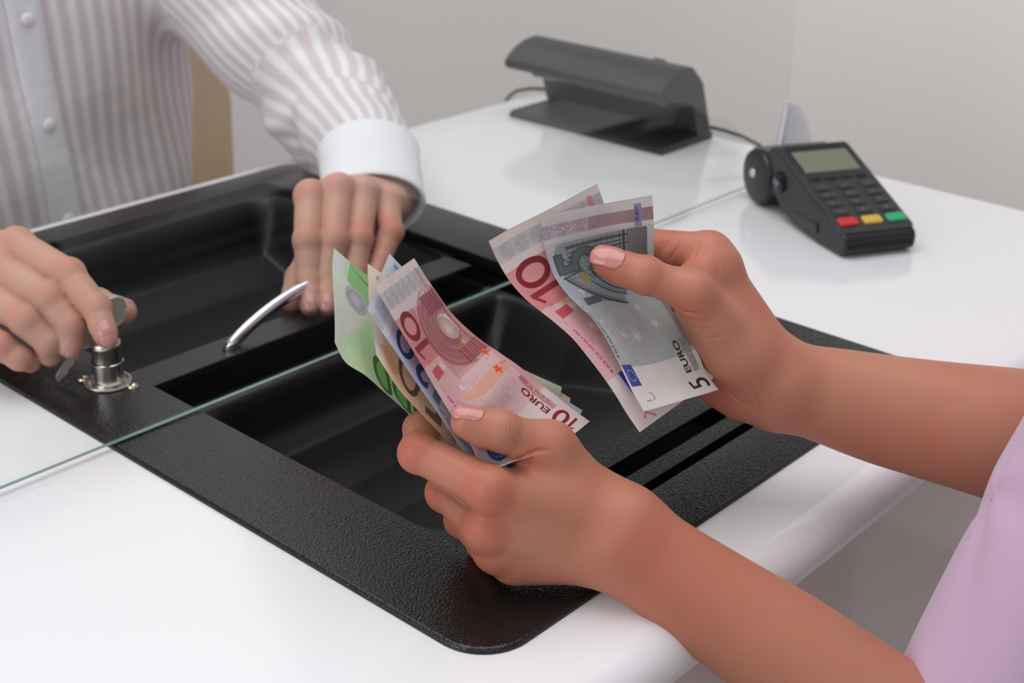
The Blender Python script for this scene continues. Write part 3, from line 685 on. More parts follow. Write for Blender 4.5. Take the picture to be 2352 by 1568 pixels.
        g = c.a.copy(); t = (c.X/130)[..., None].clip(0, 1); gr = A(P((132, 194, 120)))*(1-t)+A(P((196, 226, 184)))*t
        c.a = np.where(m[..., None], gr, g).astype(np.float32)
        c.poly([(139, 0), (138, 14), (128, 18), (112, 22), (104, 12), (104, 0)], P((132, 192, 116)), .9); c.poly([(134, 3), (118, 9), (108, 16), (112, 8)], P((70, 110, 66)), .6)
        c.poly([(112, 0), (116, 14), (104, 20), (96, 0)], P((84, 160, 76)), .8)
        c.lines(30, 120, 0, 82, P((90, 150, 84)), .22, .6, .9, .5)
        c.ellipse(126.5, 24, 9.6, 8.2, P((178, 180, 184)), .95); c.ellipse(126.5, 24, 7, 5.8, P((150, 150, 168)), .6, ring=.25); c.ellipse(126.5, 24, 3, 3, P((200, 190, 214)), .8)
        c.grad(135, 147, 0, 82, P((218, 226, 216)), P((222, 228, 222)), 0, .7)
        for x0, x1 in ((95.5, 110.5), (79.5, 94)):
            c.text('0', x0, x1, 47, 79.5, P((58, 104, 60)), 1, .03); c.ellipse((x0+x1)/2, 63.2, 4.3, 12, P((110, 182, 92)), 1)
        c.one(68, 77.5, 47, 79.5, P((60, 104, 60))); c.star(70, 74, 4, P((220, 196, 60)), .9)
        c.lines(96, 108, 30, 50, P((70, 130, 70)), .4, 1.2, .3)
        c.grad(0, 56, 0, 82, P((218, 222, 196)), P((214, 220, 208)), 0, .85); c.text('100 EURO', 5, 38, 6, 12, P((60, 120, 60)), 1, .02)
    # worn paper: faint folds and grain
    c.grain(.012)
    xm = c.W*.5; c.put(np.exp(-((c.X-xm)/.35)**2).astype(np.float32)*(.6+.4*np.sin(c.Y*2.1)), P((150, 140, 138)), .10)
    e = np.minimum(np.minimum(c.X, c.W-c.X), np.minimum(c.Y, c.H-c.Y)); c.put((e < .35).astype(np.float32), P((196, 176, 160)), .35)
    return c

def note_material():
    m, nt, b = new_mat('banknote_paper')
    ca = N(nt, 'ShaderNodeVertexColor'); ca.layer_name = 'print'
    b.inputs['Roughness'].default_value = .55; b.inputs['Specular IOR Level'].default_value = .25
    nt.links.new(ca.outputs['Color'], b.inputs['Base Color'])
    tc = N(nt, 'ShaderNodeTexCoord'); n = N(nt, 'ShaderNodeTexNoise'); n.inputs['Scale'].default_value = 95; n.inputs['Detail'].default_value = 4
    bu = N(nt, 'ShaderNodeBump'); bu.inputs['Strength'].default_value = .22; bu.inputs['Distance'].default_value = .0012
    nt.links.new(tc.outputs['Object'], n.inputs['Vector']); nt.links.new(n.outputs['Fac'], bu.inputs['Height']); nt.links.new(bu.outputs['Normal'], b.inputs['Normal'])
    tl_ = N(nt, 'ShaderNodeBsdfTranslucent'); nt.links.new(ca.outputs['Color'], tl_.inputs['Color'])
    mx = N(nt, 'ShaderNodeMixShader'); mx.inputs[0].default_value = .24
    nt.links.new(b.outputs[0], mx.inputs[1]); nt.links.new(tl_.outputs[0], mx.inputs[2]); nt.links.new(mx.outputs[0], nt.nodes['Material Output'].inputs['Surface'])
    return m
M_NOTE = note_material()
def note(key, den, W, H, step, label, sheet=None):
    G = A(SHEETS[key], float).reshape(12, 6, 3)*1e-5
    n, m = int(W/step)+1, int(H/step)+1
    S = nspline(G, n, m)
    u = np.linspace(0, W, n)[:, None]; v = np.linspace(0, H, m)[None, :]
    S = S+(.00010*np.sin(u*.33+v*.21)+.00008*np.sin(v*.5-u*.12))[..., None]*A((-.6, -.5, .5))   # slight handling waves
    c = paints[den]
    i = np.clip(np.round(u[:, 0]*c.Q-.5).astype(int), 0, c.w-2); j = np.clip(np.round(v[0]*c.Q-.5).astype(int), 0, c.h-2)
    a = c.a; col = (a[np.ix_(j, i)]+a[np.ix_(j+1, i)]+a[np.ix_(j, i+1)]+a[np.ix_(j+1, i+1)])/4
    col = col.transpose(1, 0, 2).reshape(-1, 3)
    I = np.arange(n*m).reshape(n, m); Q = np.stack([I[:-1, :-1], I[1:, :-1], I[1:, 1:], I[:-1, 1:]], -1).reshape(-1, 4)
    o = mesh_obj('euro_banknote', S.reshape(-1, 3), Q, M_NOTE)
    color_attr(o, 'print', col)
    return tag(o, label, 'banknote')
paints = {d: paint(d) for d in (5, 10, 20, 50, 100)}
o = note('five', 5, 120, 62, .25, 'grey five euro note under the far thumb, in front of a red ten')
o = note('ten_behind', 10, 127, 67, .25, 'red ten euro note fanned out behind the grey five euro note')
o = note('ten', 10, 127, 67, .25, 'red ten euro note on top of the fan in the near hand')
o = note('twenty', 20, 133, 72, .35, 'blue twenty euro note between the red ten and the orange fifty')
o = note('fifty', 50, 140, 77, .35, 'orange fifty euro note between the blue twenty and the green hundred')
o = note('hundred', 100, 147, 82, .35, 'green hundred euro note at the back left of the fan in the near hand')

# ------------------------------------------------------------------ card terminal
E1 = nrm((.49, .87, 0)); E2 = A((E1[1], -E1[0], 0)); TO = A((.584, .149, 0.0005)); EZ = A((0, 0, 1.))
def tp(u, w, z): return TO+u*E1+w*E2+z*EZ
M_DARK = principled('charcoal_plastic', (.030, .031, .035), .42, bump=(900, .12, .0002))
M_BODY = principled('black_plastic', (.014, .0145, .016), .34, bump=(900, .08, .0002))
M_KEY = principled('grey_rubber_key', (.040, .040, .042), .5)
M_MARK = principled('light_key_print', (.22, .22, .23), .5)
M_LCD = principled('green_grey_lcd', (.215, .225, .165), .22)
M_RED = principled('red_key', (.62, .030, .028), .35); M_YEL = principled('yellow_key', (.68, .46, .06), .35); M_GRN = principled('green_key', (.03, .42, .16), .35)
M_BLUE = principled('pale_blue_mark', (.25, .32, .50), .4)
term = empty('card_terminal', tp(.08, .037, 0)); tag(term, 'black card payment terminal with red, yellow and green keys on the white counter', 'card terminal')
prof = [(.001, .004), (.000, .010), (.000, .0150), (.002, .0185), (.007, .0212), (.060, .0400), (.117, .0600), (.121, .0606), (.126, .0590),
        (.132, .0530), (.146, .0520), (.158, .0500), (.1660, .0430), (.1700, .0330), (.1715, .0240), (.1690, .0130), (.1600, .0040), (.1480, .0005), (.1380, .0008),
        (.1300, .0050), (.1240, .0140), (.1180, .0190), (.1100, .0150), (.0980, .0080), (.080, .0040), (.040, .0010), (.006, .0005)]
def taper(u, z, w):
    k = .0022*(1 if u < .01 else 0); return tp(u, .0018+k+(w*(.0724-2*k)), z)
MB().prism(prof, lambda a, b, d: taper(a, b, d), 0, 1).build('housing', M_BODY, term, bevel=.0022, seg=4)
def top(u): return .0212+(u-.007)*(.0600-.0212)/.110
TN = nrm(A((-(.0388/.110), 0, 1)))     # (along E1, -, up)
TU = nrm(E1+EZ*(.0388/.110)); TNn = nrm(EZ-E1*(.0388/.110))
def pad(u0, u1, w0, w1, h, r=.0015, z0=0.0):
    """low block lying on the sloping face"""
    mb = MB(); c = tp((u0+u1)/2, (w0+w1)/2, top((u0+u1)/2)+z0); L = (u1-u0)/2*math.hypot(1, .353); W = (w1-w0)/2
    out = rrect(-W, W, -L, L, r, 5); b = []; n = len(out)
    V = [c+E2*x+TU*y-TNn*.0015 for x, y in out]+[c+E2*x+TU*y+TNn*(h*.7) for x, y in out]+[c+E2*x*(1-.0004/W)+TU*y*(1-.0004/L)+TNn*h for x, y in out]
    F = [tuple(range(2*n, 3*n))]+[(i+k*n, (i+1) % n+k*n, (i+1) % n+(k+1)*n, i+(k+1)*n) for k in (0, 1) for i in range(n)]
    return mb.add(V, F)
pad(.004, .1185, .0035, .0725, .0010, .005).build('face_plate', M_DARK, term, bevel=.0005)
pad(.084, .1165, .0075, .0690, .0016, .003).build('display_bezel', M_BODY, term, bevel=.0004)
pad(.0800, .1085, .0110, .0650, .0022, .0015).build('display', M_LCD, term, bevel=.0003)['label'] = 'grey-green display'
for k in range(4):
    pad(.0700, .0745, .0090+k*.0150, .0210+k*.0150, .0022, .0012).build('function_key', M_BODY, term, bevel=.0004)
def mark(ch, u, w, parent, mat=M_MARK, size=.0032, h=.0030):
    T, asp = glyphs(ch); c = tp(u, w, top(u))+TNn*h
    V = []; F = []
    for t in T:
        b = len(V)
        for x, y in t: V.append(c+E2*((x-.5)*size*asp)+TU*((y-.5)*size))
        F.append((b, b+1, b+2))
    return mesh_obj('digit', V, F, mat, parent, smooth=False)
rows = ['123', '456', '789', '*0#']
for r in range(4):
    for q in range(3):
        u = .0605-r*.0105; w = .0155+q*.0225
        k = pad(u-.0036, u+.0036, w-.0070, w+.0070, .0024, .0018).build('number_key', M_KEY, term, bevel=.0005)
        mark(rows[r][q], u, w-.0015, k, h=.00265)
for q, mt in enumerate((M_RED, M_YEL, M_GRN)):
    w = .0150+q*.0228
    pad(.0115, .0205, w-.0088, w+.0088, .0034, .0024).build('coloured_key', mt, term, bevel=.0007)['label'] = ('red cancel key', 'yellow correction key', 'green enter key')[q]
# front card slot
MB().obox(tp(-.0002, .038, .0095), (E1, E2, EZ), (.0012, .030, .0018)).build('card_slot', principled('slot_black', (.004, .004, .004), .7), term)
# printer end cap, hinge dot and round module on the left flank
MB().lathe([(0, .0042), (.019, .0040), (.0238, .0028), (.0252, 0), (.0252, -.004)], tp(.1455, .0020, .0265), 48, axis=-E2).build('printer_cap', M_BODY, term, auto=40)
MB().lathe([(0, .0012), (.0035, .0010), (.0042, 0)], tp(.1490, -.0022, .0285), 24, axis=-E2).build('hinge_dot', M_SILVER, term, auto=40)
mod = MB().lathe([(0, .0040), (.0075, .0038), (.0092, .0026), (.0096, 0), (.0096, -.004)], tp(.1060, .0020, .0330), 32, axis=-E2).build('side_module', principled('glossy_black', (.006, .007, .010), .15), term, auto=40)
mb = MB(); cc = tp(.1060, -.0022, .0330)
for s_ in (-1, 1): mb.tube([cc+E1*(s_*.0018+.0019*math.cos(a))+EZ*(.0017*math.sin(a)) for a in np.linspace(0, 2*math.pi, 17)], .00045, 6)
mb.build('side_logo', M_BLUE, mod)
MB().obox(tp(.060, .0016, .012), (E1, E2, EZ), (.020, .0008, .0040)).build('side_rib', M_DARK, term, bevel=.0008)

# ------------------------------------------------------------------ ultraviolet banknote detector
M_DET = principled('matt_black_shell', (.026, .027, .030), .42, bump=(500, .15, .0003))
M_DIN = principled('dark_inner_shell', (.016, .015, .014), .5)
det = empty('banknote_detector', (.757, .527, 0)); tag(det, 'black c-shaped ultraviolet banknote detector standing behind the glass', 'banknote detector')
y0, y1 = .424, .630
fy = lambda a, b, d: (a, d, b)
hood = [(.7075, .0610), (.7085, .0655), (.7160, .0720), (.7260, .0780), (.7400, .0828), (.7560, .0845), (.7640, .0830), (.7790, .0690), (.7830, .0640), (.7770, .0470), (.7680, .0440), (.7105, .0560)]
MB().prism(hood, fy, y0, y1).build('hood', M_DET, det, bevel=.0016, seg=3)
MB().prism([(.7680, .0440), (.7840, .0640), (.8010, .0140), (.8040, .0010), (.7880, .0010), (.7790, .0100)], fy, y0+.0005, y1-.0005).build('back_wall', M_DET, det, bevel=.0012)
MB().prism([(.7165, .0006), (.7170, .0045), (.7230, .0070), (.7900, .0080), (.8060, .0080), (.8068, .0006)], fy, y0, y1).build('base', M_DET, det, bevel=.0012)
MB().tube([(.742, y0+.015, .050), (.742, y1-.015, .050)], .0065, 16).build('lamp_tube', principled('dull_glass_tube', (.10, .10, .13), .2), det, smooth=True)
MB().obox((.770, .470, .0795), (nrm((.7, 0, -.7)), (0, 1, 0), nrm((.7, 0, .7))), (.0040, .0075, .0022)).build('switch', M_BODY, det, bevel=.0006)
cable = MB().tube([at(*p) for p in ((1630, 292, 1.44), (1665, 300, 1.44), (1705, 313, 1.435), (1742, 332, 1.425), (1765, 352, 1.415), (1775, 380, 1.405))], .0019, 10).build('detector_cable', M_BODY, None, smooth=True)
tag(cable, 'thin black cable running from the detector to behind the terminal', 'cable')
cable = MB().tube([at(*p) for p in ((1290, 215, 1.68), (1255, 205, 1.675), (1220, 203, 1.67), (1185, 209, 1.665), (1165, 226, 1.68), (1150, 290, 1.74))], .0020, 10).build('power_cable', M_BODY, None, smooth=True)
tag(cable, 'black power cable leaving the left end of the detector over the counter edge', 'cable')

# ------------------------------------------------------------------ beech chair behind the teller
def wood():
    m, nt, b = new_mat('beech_wood'); tc = N(nt, 'ShaderNodeTexCoord'); mp = N(nt, 'ShaderNodeMapping'); mp.inputs['Scale'].default_value = (30, 30, 3)
    n = N(nt, 'ShaderNodeTexNoise'); n.inputs['Scale'].default_value = 3; n.inputs['Detail'].default_value = 5
    cr = N(nt, 'ShaderNodeValToRGB'); cr.color_ramp.elements[0].color = (.52, .36, .19, 1); cr.color_ramp.elements[1].color = (.74, .57, .36, 1)
    for a, c in ((tc.outputs['Object'], mp.inputs[0]), (mp.outputs[0], n.inputs['Vector']), (n.outputs['Fac'], cr.inputs[0]), (cr.outputs[0], b.inputs['Base Color'])): nt.links.new(a, c)
    b.inputs['Roughness'].default_value = .4; return m
M_WOOD = wood()
chair = empty('wooden_chair', (.46, 1.20, -ZC)); tag(chair, 'light beech wooden chair standing behind the person in the striped shirt', 'chair')
def slab(pts2, y0, y1, name, dy=0):
    MB().prism(pts2, lambda a, b, d: (a, d-.12*(b+.1)*dy, b), y0, y1).build(name, M_WOOD, chair, bevel=.006, seg=3)
cx = .474
back = [(cx-.215, -.44), (cx-.215, -.06)]+[(cx-.215+.10-.10*math.cos(a), -.072+.11*math.sin(a)) for a in np.linspace(.1, math.pi/2, 9)]
back += [(cx+.215-.10+.10*math.sin(a), -.072+.11*math.cos(a)) for a in np.linspace(0, math.pi/2-.1, 9)]+[(cx+.215, -.06), (cx+.215, -.44)]
inn = [(cx+.165, -.44), (cx+.165, -.08)]+[(cx+.165-.07+.07*math.cos(a), -.092+.07*math.sin(a)) for a in np.linspace(.1, math.pi/2, 7)]
inn += [(cx-.165+.07-.07*math.sin(a), -.092+.07*math.cos(a)) for a in np.linspace(0, math.pi/2-.1, 7)]+[(cx-.165, -.08), (cx-.165, -.44)]
MB().prism(back, lambda a, b, d: (a, d, b), 1.085, 1.112).build('backrest', M_WOOD, chair, bevel=.006, seg=3)
MB().box(cx-.21, cx+.21, .66+.0, 1.03, -.36, -.33).build('seat', M_WOOD, chair, bevel=.008)
for lx, ly in ((cx-.18, .70), (cx+.18, .70), (cx-.19, 1.06), (cx+.19, 1.06)):
    MB().tube([(lx, ly, -.36 if ly < 1 else -.44), (lx, ly, -ZC)], [.020, .015], 14).build('leg', M_WOOD, chair, smooth=True)

# ------------------------------------------------------------------ people: hands and arms
FR = {'index': (.0100, .0090, .0082, .0067), 'middle': (.0102, .0091, .0083, .0068),
      'ring': (.0098, .0086, .0078, .0065), 'pinky': (.0090, .0077, .0069, .0058)}
def P3(l): return [at(*p) for p in l]

def hand_sdf(H):
    """H: dict of joints (3-D), scale s, dorsal vector, wrist, side; returns sdf(P)"""
    s = H['s']; dor = nrm(H['dorsal']); W = A(H['wrist']); side = nrm(H['side']-dor*(H['side']@dor))
    ks = ('index', 'middle', 'ring', 'pinky'); fj = [H[k] for k in ks]; th = H['thumb']
    offs = H.get('woff', (.016, .006, -.005, -.014)); br = H.get('br', .0125)
    bases = [W+side*o*s for o in offs]
    pal = H.get('palm_t', .004)
    boxes = []
    for k, J in zip(ks, fj): boxes.append((np.min(J, 0)-.02, np.max(J, 0)+.02))
    def palm(P):
        d = None
        for b, J, k in zip(bases, fj, ks):
            r = FR[k][0]*s
            e = rcone(P, b-dor*.001, J[0]-dor*.0015, br*s, r*1.02)
            d = e if d is None else smin(d, e, .010)
            e = rcone(P, b-dor*(pal+.004), J[0]-dor*(pal+.0015)-nrm(J[0]-b)*.008, (br+.0005)*s, r*.95)
            d = smin(d, e, .009)
        e = rcone(P, th[0], th[1], .0150*s*H.get('cmc', 1), .0118*s*H.get('tm', 1))
        d = smin(d, e, .014*s)
        w0 = (th[0]+W)/2
        d = smin(d, rcone(P, W-dor*.004, th[0], .0135*s, .0130*s), .010)
        if 'web' in H:
            for (a, b, r1, r2) in H['web']: d = smin(d, rcone(P, a, b, r1, r2), .010)
        for J, k in zip(fj, ks):     # knuckle heads
            kn = H.get('kn', .0020)
            e = np.linalg.norm(P-(J[0]+dor*kn), axis=1)-FR[k][0]*s*.86
            d = smin(d, e, .006)
        # hollows between the metacarpals
        for i in range(3):
            ho = H.get('hollow', (.6, .8, .7))[i]
            if not ho: continue
            m0 = (bases[i]+bases[i+1])/2*.45+(fj[i][0]+fj[i+1][0])/2*.55; m1 = (fj[i][0]+fj[i+1][0])/2
            e = rcone(P, m0+dor*(.0172*s), m1+dor*(.0145*s), .0026*ho, .0046*ho)
            d = smax(d, -e, .006)
        return d
    def finger(P, J, k):
        r = [q*s for q in FR[k]]
        ax = [nrm(J[i+1]-J[i]) for i in range(3)]
        hinge = np.cross(ax[0], ax[1]+ax[2]); hinge = nrm(hinge) if np.linalg.norm(hinge) > .05 else side
        dn = []
        for i in range(3):
            n = np.cross(hinge, ax[i])
            if n@(dor if i == 0 else dn[-1]) < 0: n = -n
            dn.append(nrm(n))
        d = rcone(P, J[0], J[1], r[0]*.98, r[1]*.99)
        # fleshy palmar side of the first two phalanges
        d = smin(d, rcone(P, J[0]*.65+J[1]*.35-dn[0]*.0022*s, J[0]*.3+J[1]*.7-dn[0]*.0018*s, r[0]*.88, r[1]*.88), .004)
        d = smin(d, rcone(P, J[1], J[2], r[1]*.985, r[2]*.99), .0035)
        d = smin(d, rcone(P, J[1]*.7+J[2]*.3-dn[1]*.0014*s, J[1]*.35+J[2]*.65-dn[1]*.0012*s, r[1]*.86, r[2]*.92), .003)
        d = smin(d, rcone(P, J[2], J[3], r[2]*.97, r[3]), .003)
        d = smin(d, rcone(P, J[2]*.4+J[3]*.6-dn[2]*.0014*s, J[3]-dn[2]*.0006*s, r[3]*1.02, r[3]*.9), .003)
        kb = nrm(dn[0]+dn[1]); d = smin(d, np.linalg.norm(P-(J[1]+kb*.0010*s), axis=1)-r[1]*.95, .0035)
        kb = nrm(dn[1]+dn[2]); d = smin(d, np.linalg.norm(P-(J[2]+kb*.0004*s), axis=1)-r[2]*.95, .0025)
        return d
    def thumb(P):
        J = th; q_ = s*H.get('thr', 1); r = [.0150*q_, .0112*q_*H.get('tm', 1), .0100*q_, .0076*q_]
        td = nrm(H['tdor']); ax = nrm(J[3]-J[2]); td2 = nrm(td-ax*(td@ax))
        d = rcone(P, J[1], J[2], r[1], r[2]*.93)
        d = smin(d, np.linalg.norm(P-(J[2]+td2*.0008), axis=1)-r[2]*.97, .003)
        d = smin(d, rcone(P, J[2], J[3], r[2]*.95, r[3]), .003)
        m = J[2]*.45+J[3]*.55-td2*.0020*s
        d = smin(d, rcone(P, m, J[3]-td2*.0008*s, r[3]*1.18, r[3]*.9), .004)
        return d
    def f(P):
        p = palm(P); out = p.copy()
        for (lo, hi), J, k in zip(boxes, fj, ks):
            m = ((P > lo) & (P < hi)).all(1)
            if m.any():
                e = smin(p[m], finger(P[m], J, k), .0055); out[m] = np.minimum(out[m], e)
        lo = np.min(th[1:], 0)-.03; hi = np.max(th[1:], 0)+.03
        m = ((P > lo) & (P < hi)).all(1)
        if m.any(): out[m] = np.minimum(out[m], smin(p[m], thumb(P[m]), .008))
        return out
    H['bases'] = bases
    return f

def arm_sdf(hand, fore, side, k=.012):
    """fore: list of (centre, half width, half thickness) from the wrist up the arm"""
    C = A([c for c, _, _ in fore]); ax = nrm(C[-1]-C[0]); hs = (C-C[0])@ax
    w = A([q[1] for q in fore]); th = A([q[2] for q in fore])
    t = np.linspace(hs[0], hs[-1], 60); ker = np.ones(9)/9
    def sm(v):
        y = np.interp(t, hs, v); y = np.concatenate([y[0]+(y[0]-y[4:0:-1]), y, y[-1]+(y[-1]-y[-2:-6:-1])])
        return np.convolve(y, ker, 'valid')
    Cs = np.stack([sm(C[:, i]) for i in range(3)], 1); ws = sm(w); ts = sm(th)
    s = nrm(side-ax*(side@ax)); n = np.cross(ax, s)
    def f(P):
        h = (P-C[0])@ax; hc = np.clip(h, hs[0], hs[-1])
        c = np.stack([np.interp(hc, t, Cs[:, i]) for i in range(3)], 1)
        wi = np.interp(hc, t, ws); ti = np.interp(hc, t, ts); q = P-c; ex = h-hc
        m = np.minimum(wi, ti)
        e = np.sqrt((q@s/wi)**2+(q@n/ti)**2+(ex/m*1.0)**2)
        return smin(hand(P), (e-1)*m, k)
    return f

# --- near hand of the customer (left hand, holds the thick fan of notes)
NH = dict(s=1.04, spots=[(1215, 1045, .705, .7, .011), (930, 1050, .70, .5, .012), (1440, 1090, .70, .25, .03), (1500, 1230, .69, .3, .03)], br=.0108, woff=(.006, .001, -.005, -.010), hollow=(0, 0, 0), kn=.0026,
    index=A(P3([(1128, 1126, .693), (962, 1040, .710), (966, 985, .736), (1010, 955, .757)])),
    middle=A(P3([(1120, 1214, .702), (1024, 1130, .738), (1055, 1080, .762), (1090, 1020, .770)])),
    ring=A(P3([(1140, 1262, .711), (1064, 1192, .748), (1095, 1130, .768), (1120, 1075, .776)])),
    pinky=A(P3([(1182, 1290, .717), (1110, 1246, .748), (1135, 1190, .762), (1150, 1140, .770)])),
    thumb=A(P3([(1378, 1156, .722), (1264, 1027, .712), (1150, 990, .702), (1073, 967, .7005)])), cmc=.84, thr=.95,
    wrist=at(1425, 1225, .712), dorsal=-FW*.85+UP*.25-RT*.45, tdor=UP*.80-FW*.55-RT*.1, side=UP*1.0+RT*.35)
# --- far hand of the customer (right hand, two notes)
FH = dict(s=1.04, spots=[(1560, 585, .77, .8, .016), (1610, 570, .77, .5, .014), (1640, 925, .77, .6, .018), (1570, 715, .745, .5, .012), (1530, 545, .785, .5, .014)], br=.0108, hollow=(0, 0, 0), woff=(.008, .002, -.005, -.010),
    index=A(P3([(1628, 579, .785), (1478, 562, .800), (1410, 590, .794), (1360, 612, .787)])),
    middle=A(P3([(1658, 640, .798), (1510, 640, .812), (1435, 665, .802), (1385, 680, .795)])),
    ring=A(P3([(1676, 708, .806), (1545, 718, .820), (1470, 735, .810), (1420, 745, .802)])),
    pinky=A(P3([(1694, 780, .810), (1600, 800, .822), (1532, 815, .815), (1490, 820, .808)])),
    thumb=A(P3([(1700, 815, .770), (1592, 672, .753), (1482, 632, .7515), (1397, 602, .7545)])), thr=.96, tm=.90,
    web=[(at(1600, 700, .775), at(1690, 868, .786), .0125, .0150), (at(1590, 640, .768), at(1655, 605, .780), .0085, .0100), (at(1650, 880, .792), at(1700, 905, .793), .0125, .0140)],
    wrist=at(1800, 880, .785), dorsal=RT*.75+UP*.35+FW*.55, tdor=UP*.55-FW*.8, side=UP*.5-FW*.8)
# --- teller's left hand on the drawer handle
TL = dict(s=1.12, hollow=(0, 0, 0), mr=.3,
    index=A(P3([(712, 450, 1.078), (706, 552, 1.050), (710, 640, 1.043), (713, 700, 1.030)])),
    middle=A(P3([(777, 435, 1.085), (767, 552, 1.055), (751, 635, 1.048), (752, 700, 1.035)])),
    ring=A(P3([(835, 440, 1.095), (826, 548, 1.065), (815, 615, 1.058), (811, 680, 1.045)])),
    pinky=A(P3([(890, 462, 1.105), (899, 532, 1.080), (874, 597, 1.070), (855, 648, 1.058)])),
    thumb=A(P3([(815, 500, 1.125), (728, 565, 1.092), (690, 640, 1.075), (670, 688, 1.062)])),
    wrist=at(862, 440, 1.145), dorsal=UP*.85-FW*.5, tdor=-RT*.9-FW*.3, side=-RT)
# --- teller's right hand turning the key
TR = dict(s=1.10, hollow=(0, 0, 0), mr=.3,
    index=A(P3([(38, 562, .958), (158, 630, .924), (222, 708, .911), (243, 766, .902)])),
    middle=A(P3([(-15, 608, .950), (110, 684, .916), (163, 745, .914), (163, 795, .914)])),
    ring=A(P3([(-55, 660, .944), (58, 736, .910), (112, 785, .912), (116, 815, .918)])),
    pinky=A(P3([(-85, 722, .940), (2, 795, .908), (45, 822, .910), (72, 832, .918)])),
    thumb=A(P3([(0, 650, 1.000), (120, 672, .985), (222, 700, .966), (284, 716, .952)])),
    wrist=at(-140, 620, 1.02), dorsal=UP*.75-FW*.6-RT*.1, tdor=RT*.5+UP*.6+FW*.5, side=UP*.5+FW*.8)

def fore_nh():
    return [(at(1432, 1236, .712), .0245, .0190), (at(1500, 1290, .712), .0250, .0195), (at(1640, 1385, .710), .0272, .0225),
            (at(1800, 1490, .706), .0298, .0262), (at(2010, 1628, .702), .0295, .030), (at(2300, 1830, .695), .0340, .035)]
def fore_fh():
    return [(at(1812, 888, .785), .0240, .0190), (at(1880, 902, .786), .0262, .0205), (at(2000, 935, .786), .0300, .0245),
            (at(2150, 966, .784), .0330, .0285), (at(2320, 1000, .782), .0375, .033), (at(2720, 1085, .780), .043, .041)]
def fore_tl():
    return [(at(862, 440, 1.150), .027, .020), (at(850, 370, 1.20), .031, .027), (at(775, 262, 1.355), .040, .040)]
def fore_tr():
    return [(at(-150, 615, 1.02), .027, .020), (at(-260, 520, 1.10), .031, .026), (at(-420, 380, 1.25), .040, .038)]

def skin_material(name, base, red):
    m, nt, b = new_mat(name)
    at_ = N(nt, 'ShaderNodeAttribute'); at_.attribute_name = 'redness'
    tc = N(nt, 'ShaderNodeTexCoord')
    n1 = N(nt, 'ShaderNodeTexNoise'); n1.inputs['Scale'].default_value = 45; n1.inputs['Detail'].default_value = 4
    n2 = N(nt, 'ShaderNodeTexNoise'); n2.inputs['Scale'].default_value = 14; n2.inputs['Detail'].default_value = 2
    add = N(nt, 'ShaderNodeMath', operation='MULTIPLY_ADD'); add.inputs[1].default_value = .9
    mr = N(nt, 'ShaderNodeMapRange'); mr.inputs['From Min'].default_value = .35; mr.inputs['From Max'].default_value = .7
    mr.inputs['To Max'].default_value = .42
    nt.links.new(tc.outputs['Object'], n1.inputs['Vector']); nt.links.new(tc.outputs['Object'], n2.inputs['Vector'])
    nt.links.new(n2.outputs['Fac'], mr.inputs['Value'])
    nt.links.new(at_.outputs['Fac'], add.inputs[0]); nt.links.new(mr.outputs['Result'], add.inputs[2])
    mx = N(nt, 'ShaderNodeMix', data_type='RGBA')
    mx.inputs['A'].default_value = (*base, 1); mx.inputs['B'].default_value = (*red, 1)
    nt.links.new(add.outputs[0], mx.inputs['Factor'])
    mx2 = N(nt, 'ShaderNodeMix', data_type='RGBA', blend_type='MULTIPLY'); mx2.inputs['Factor'].default_value = .22
    nt.links.new(mx.outputs['Result'], mx2.inputs['A']); nt.links.new(n1.outputs['Color'], mx2.inputs['B'])
    mx2.inputs['Factor'].default_value = .12
    nt.links.new(mx2.outputs['Result'], b.inputs['Base Color'])
    b.inputs['Roughness'].default_value = .47; b.inputs['Specular IOR Level'].default_value = .38
    b.inputs['Subsurface Weight'].default_value = .35
    b.inputs['Subsurface Radius'].default_value = (1.0, .35, .18); b.inputs['Subsurface Scale'].default_value = .0045
    v = N(nt, 'ShaderNodeTexVoronoi'); v.inputs['Scale'].default_value = 900
    n3 = N(nt, 'ShaderNodeTexNoise'); n3.inputs['Scale'].default_value = 260; n3.inputs['Detail'].default_value = 5
    bu = N(nt, 'ShaderNodeBump'); bu.inputs['Strength'].default_value = .35; bu.inputs['Distance'].default_value = .0003
    bu2 = N(nt, 'ShaderNodeBump'); bu2.inputs['Strength'].default_value = .18; bu2.inputs['Distance'].default_value = .0002
    cr = N(nt, 'ShaderNodeAttribute'); cr.attribute_name = 'crease'
    bu3 = N(nt, 'ShaderNodeBump'); bu3.inputs['Strength'].default_value = .8; bu3.inputs['Distance'].default_value = .0006; bu3.invert = True
    for q in (v, n3): nt.links.new(tc.outputs['Object'], q.inputs['Vector'])
    nt.links.new(n3.outputs['Fac'], bu.inputs['Height']); nt.links.new(v.outputs['Distance'], bu2.inputs['Height'])
    nt.links.new(bu.outputs['Normal'], bu2.inputs['Normal']); nt.links.new(bu2.outputs['Normal'], bu3.inputs['Normal'])
    nt.links.new(cr.outputs['Fac'], bu3.inputs['Height']); nt.links.new(bu3.outputs['Normal'], b.inputs['Normal'])
    return m
M_SKIN = skin_material('skin_customer', (.495, .218, .137), (.50, .120, .078))
M_SKIN2 = skin_material('skin_teller', (.63, .375, .285), (.63, .235, .175))
M_NAIL = principled('nail', (.52, .21, .18), .24, spec=.5, coat=.35)
M_NAIL2 = principled('nail_teller', (.58, .26, .24), .24, spec=.5, coat=.35)

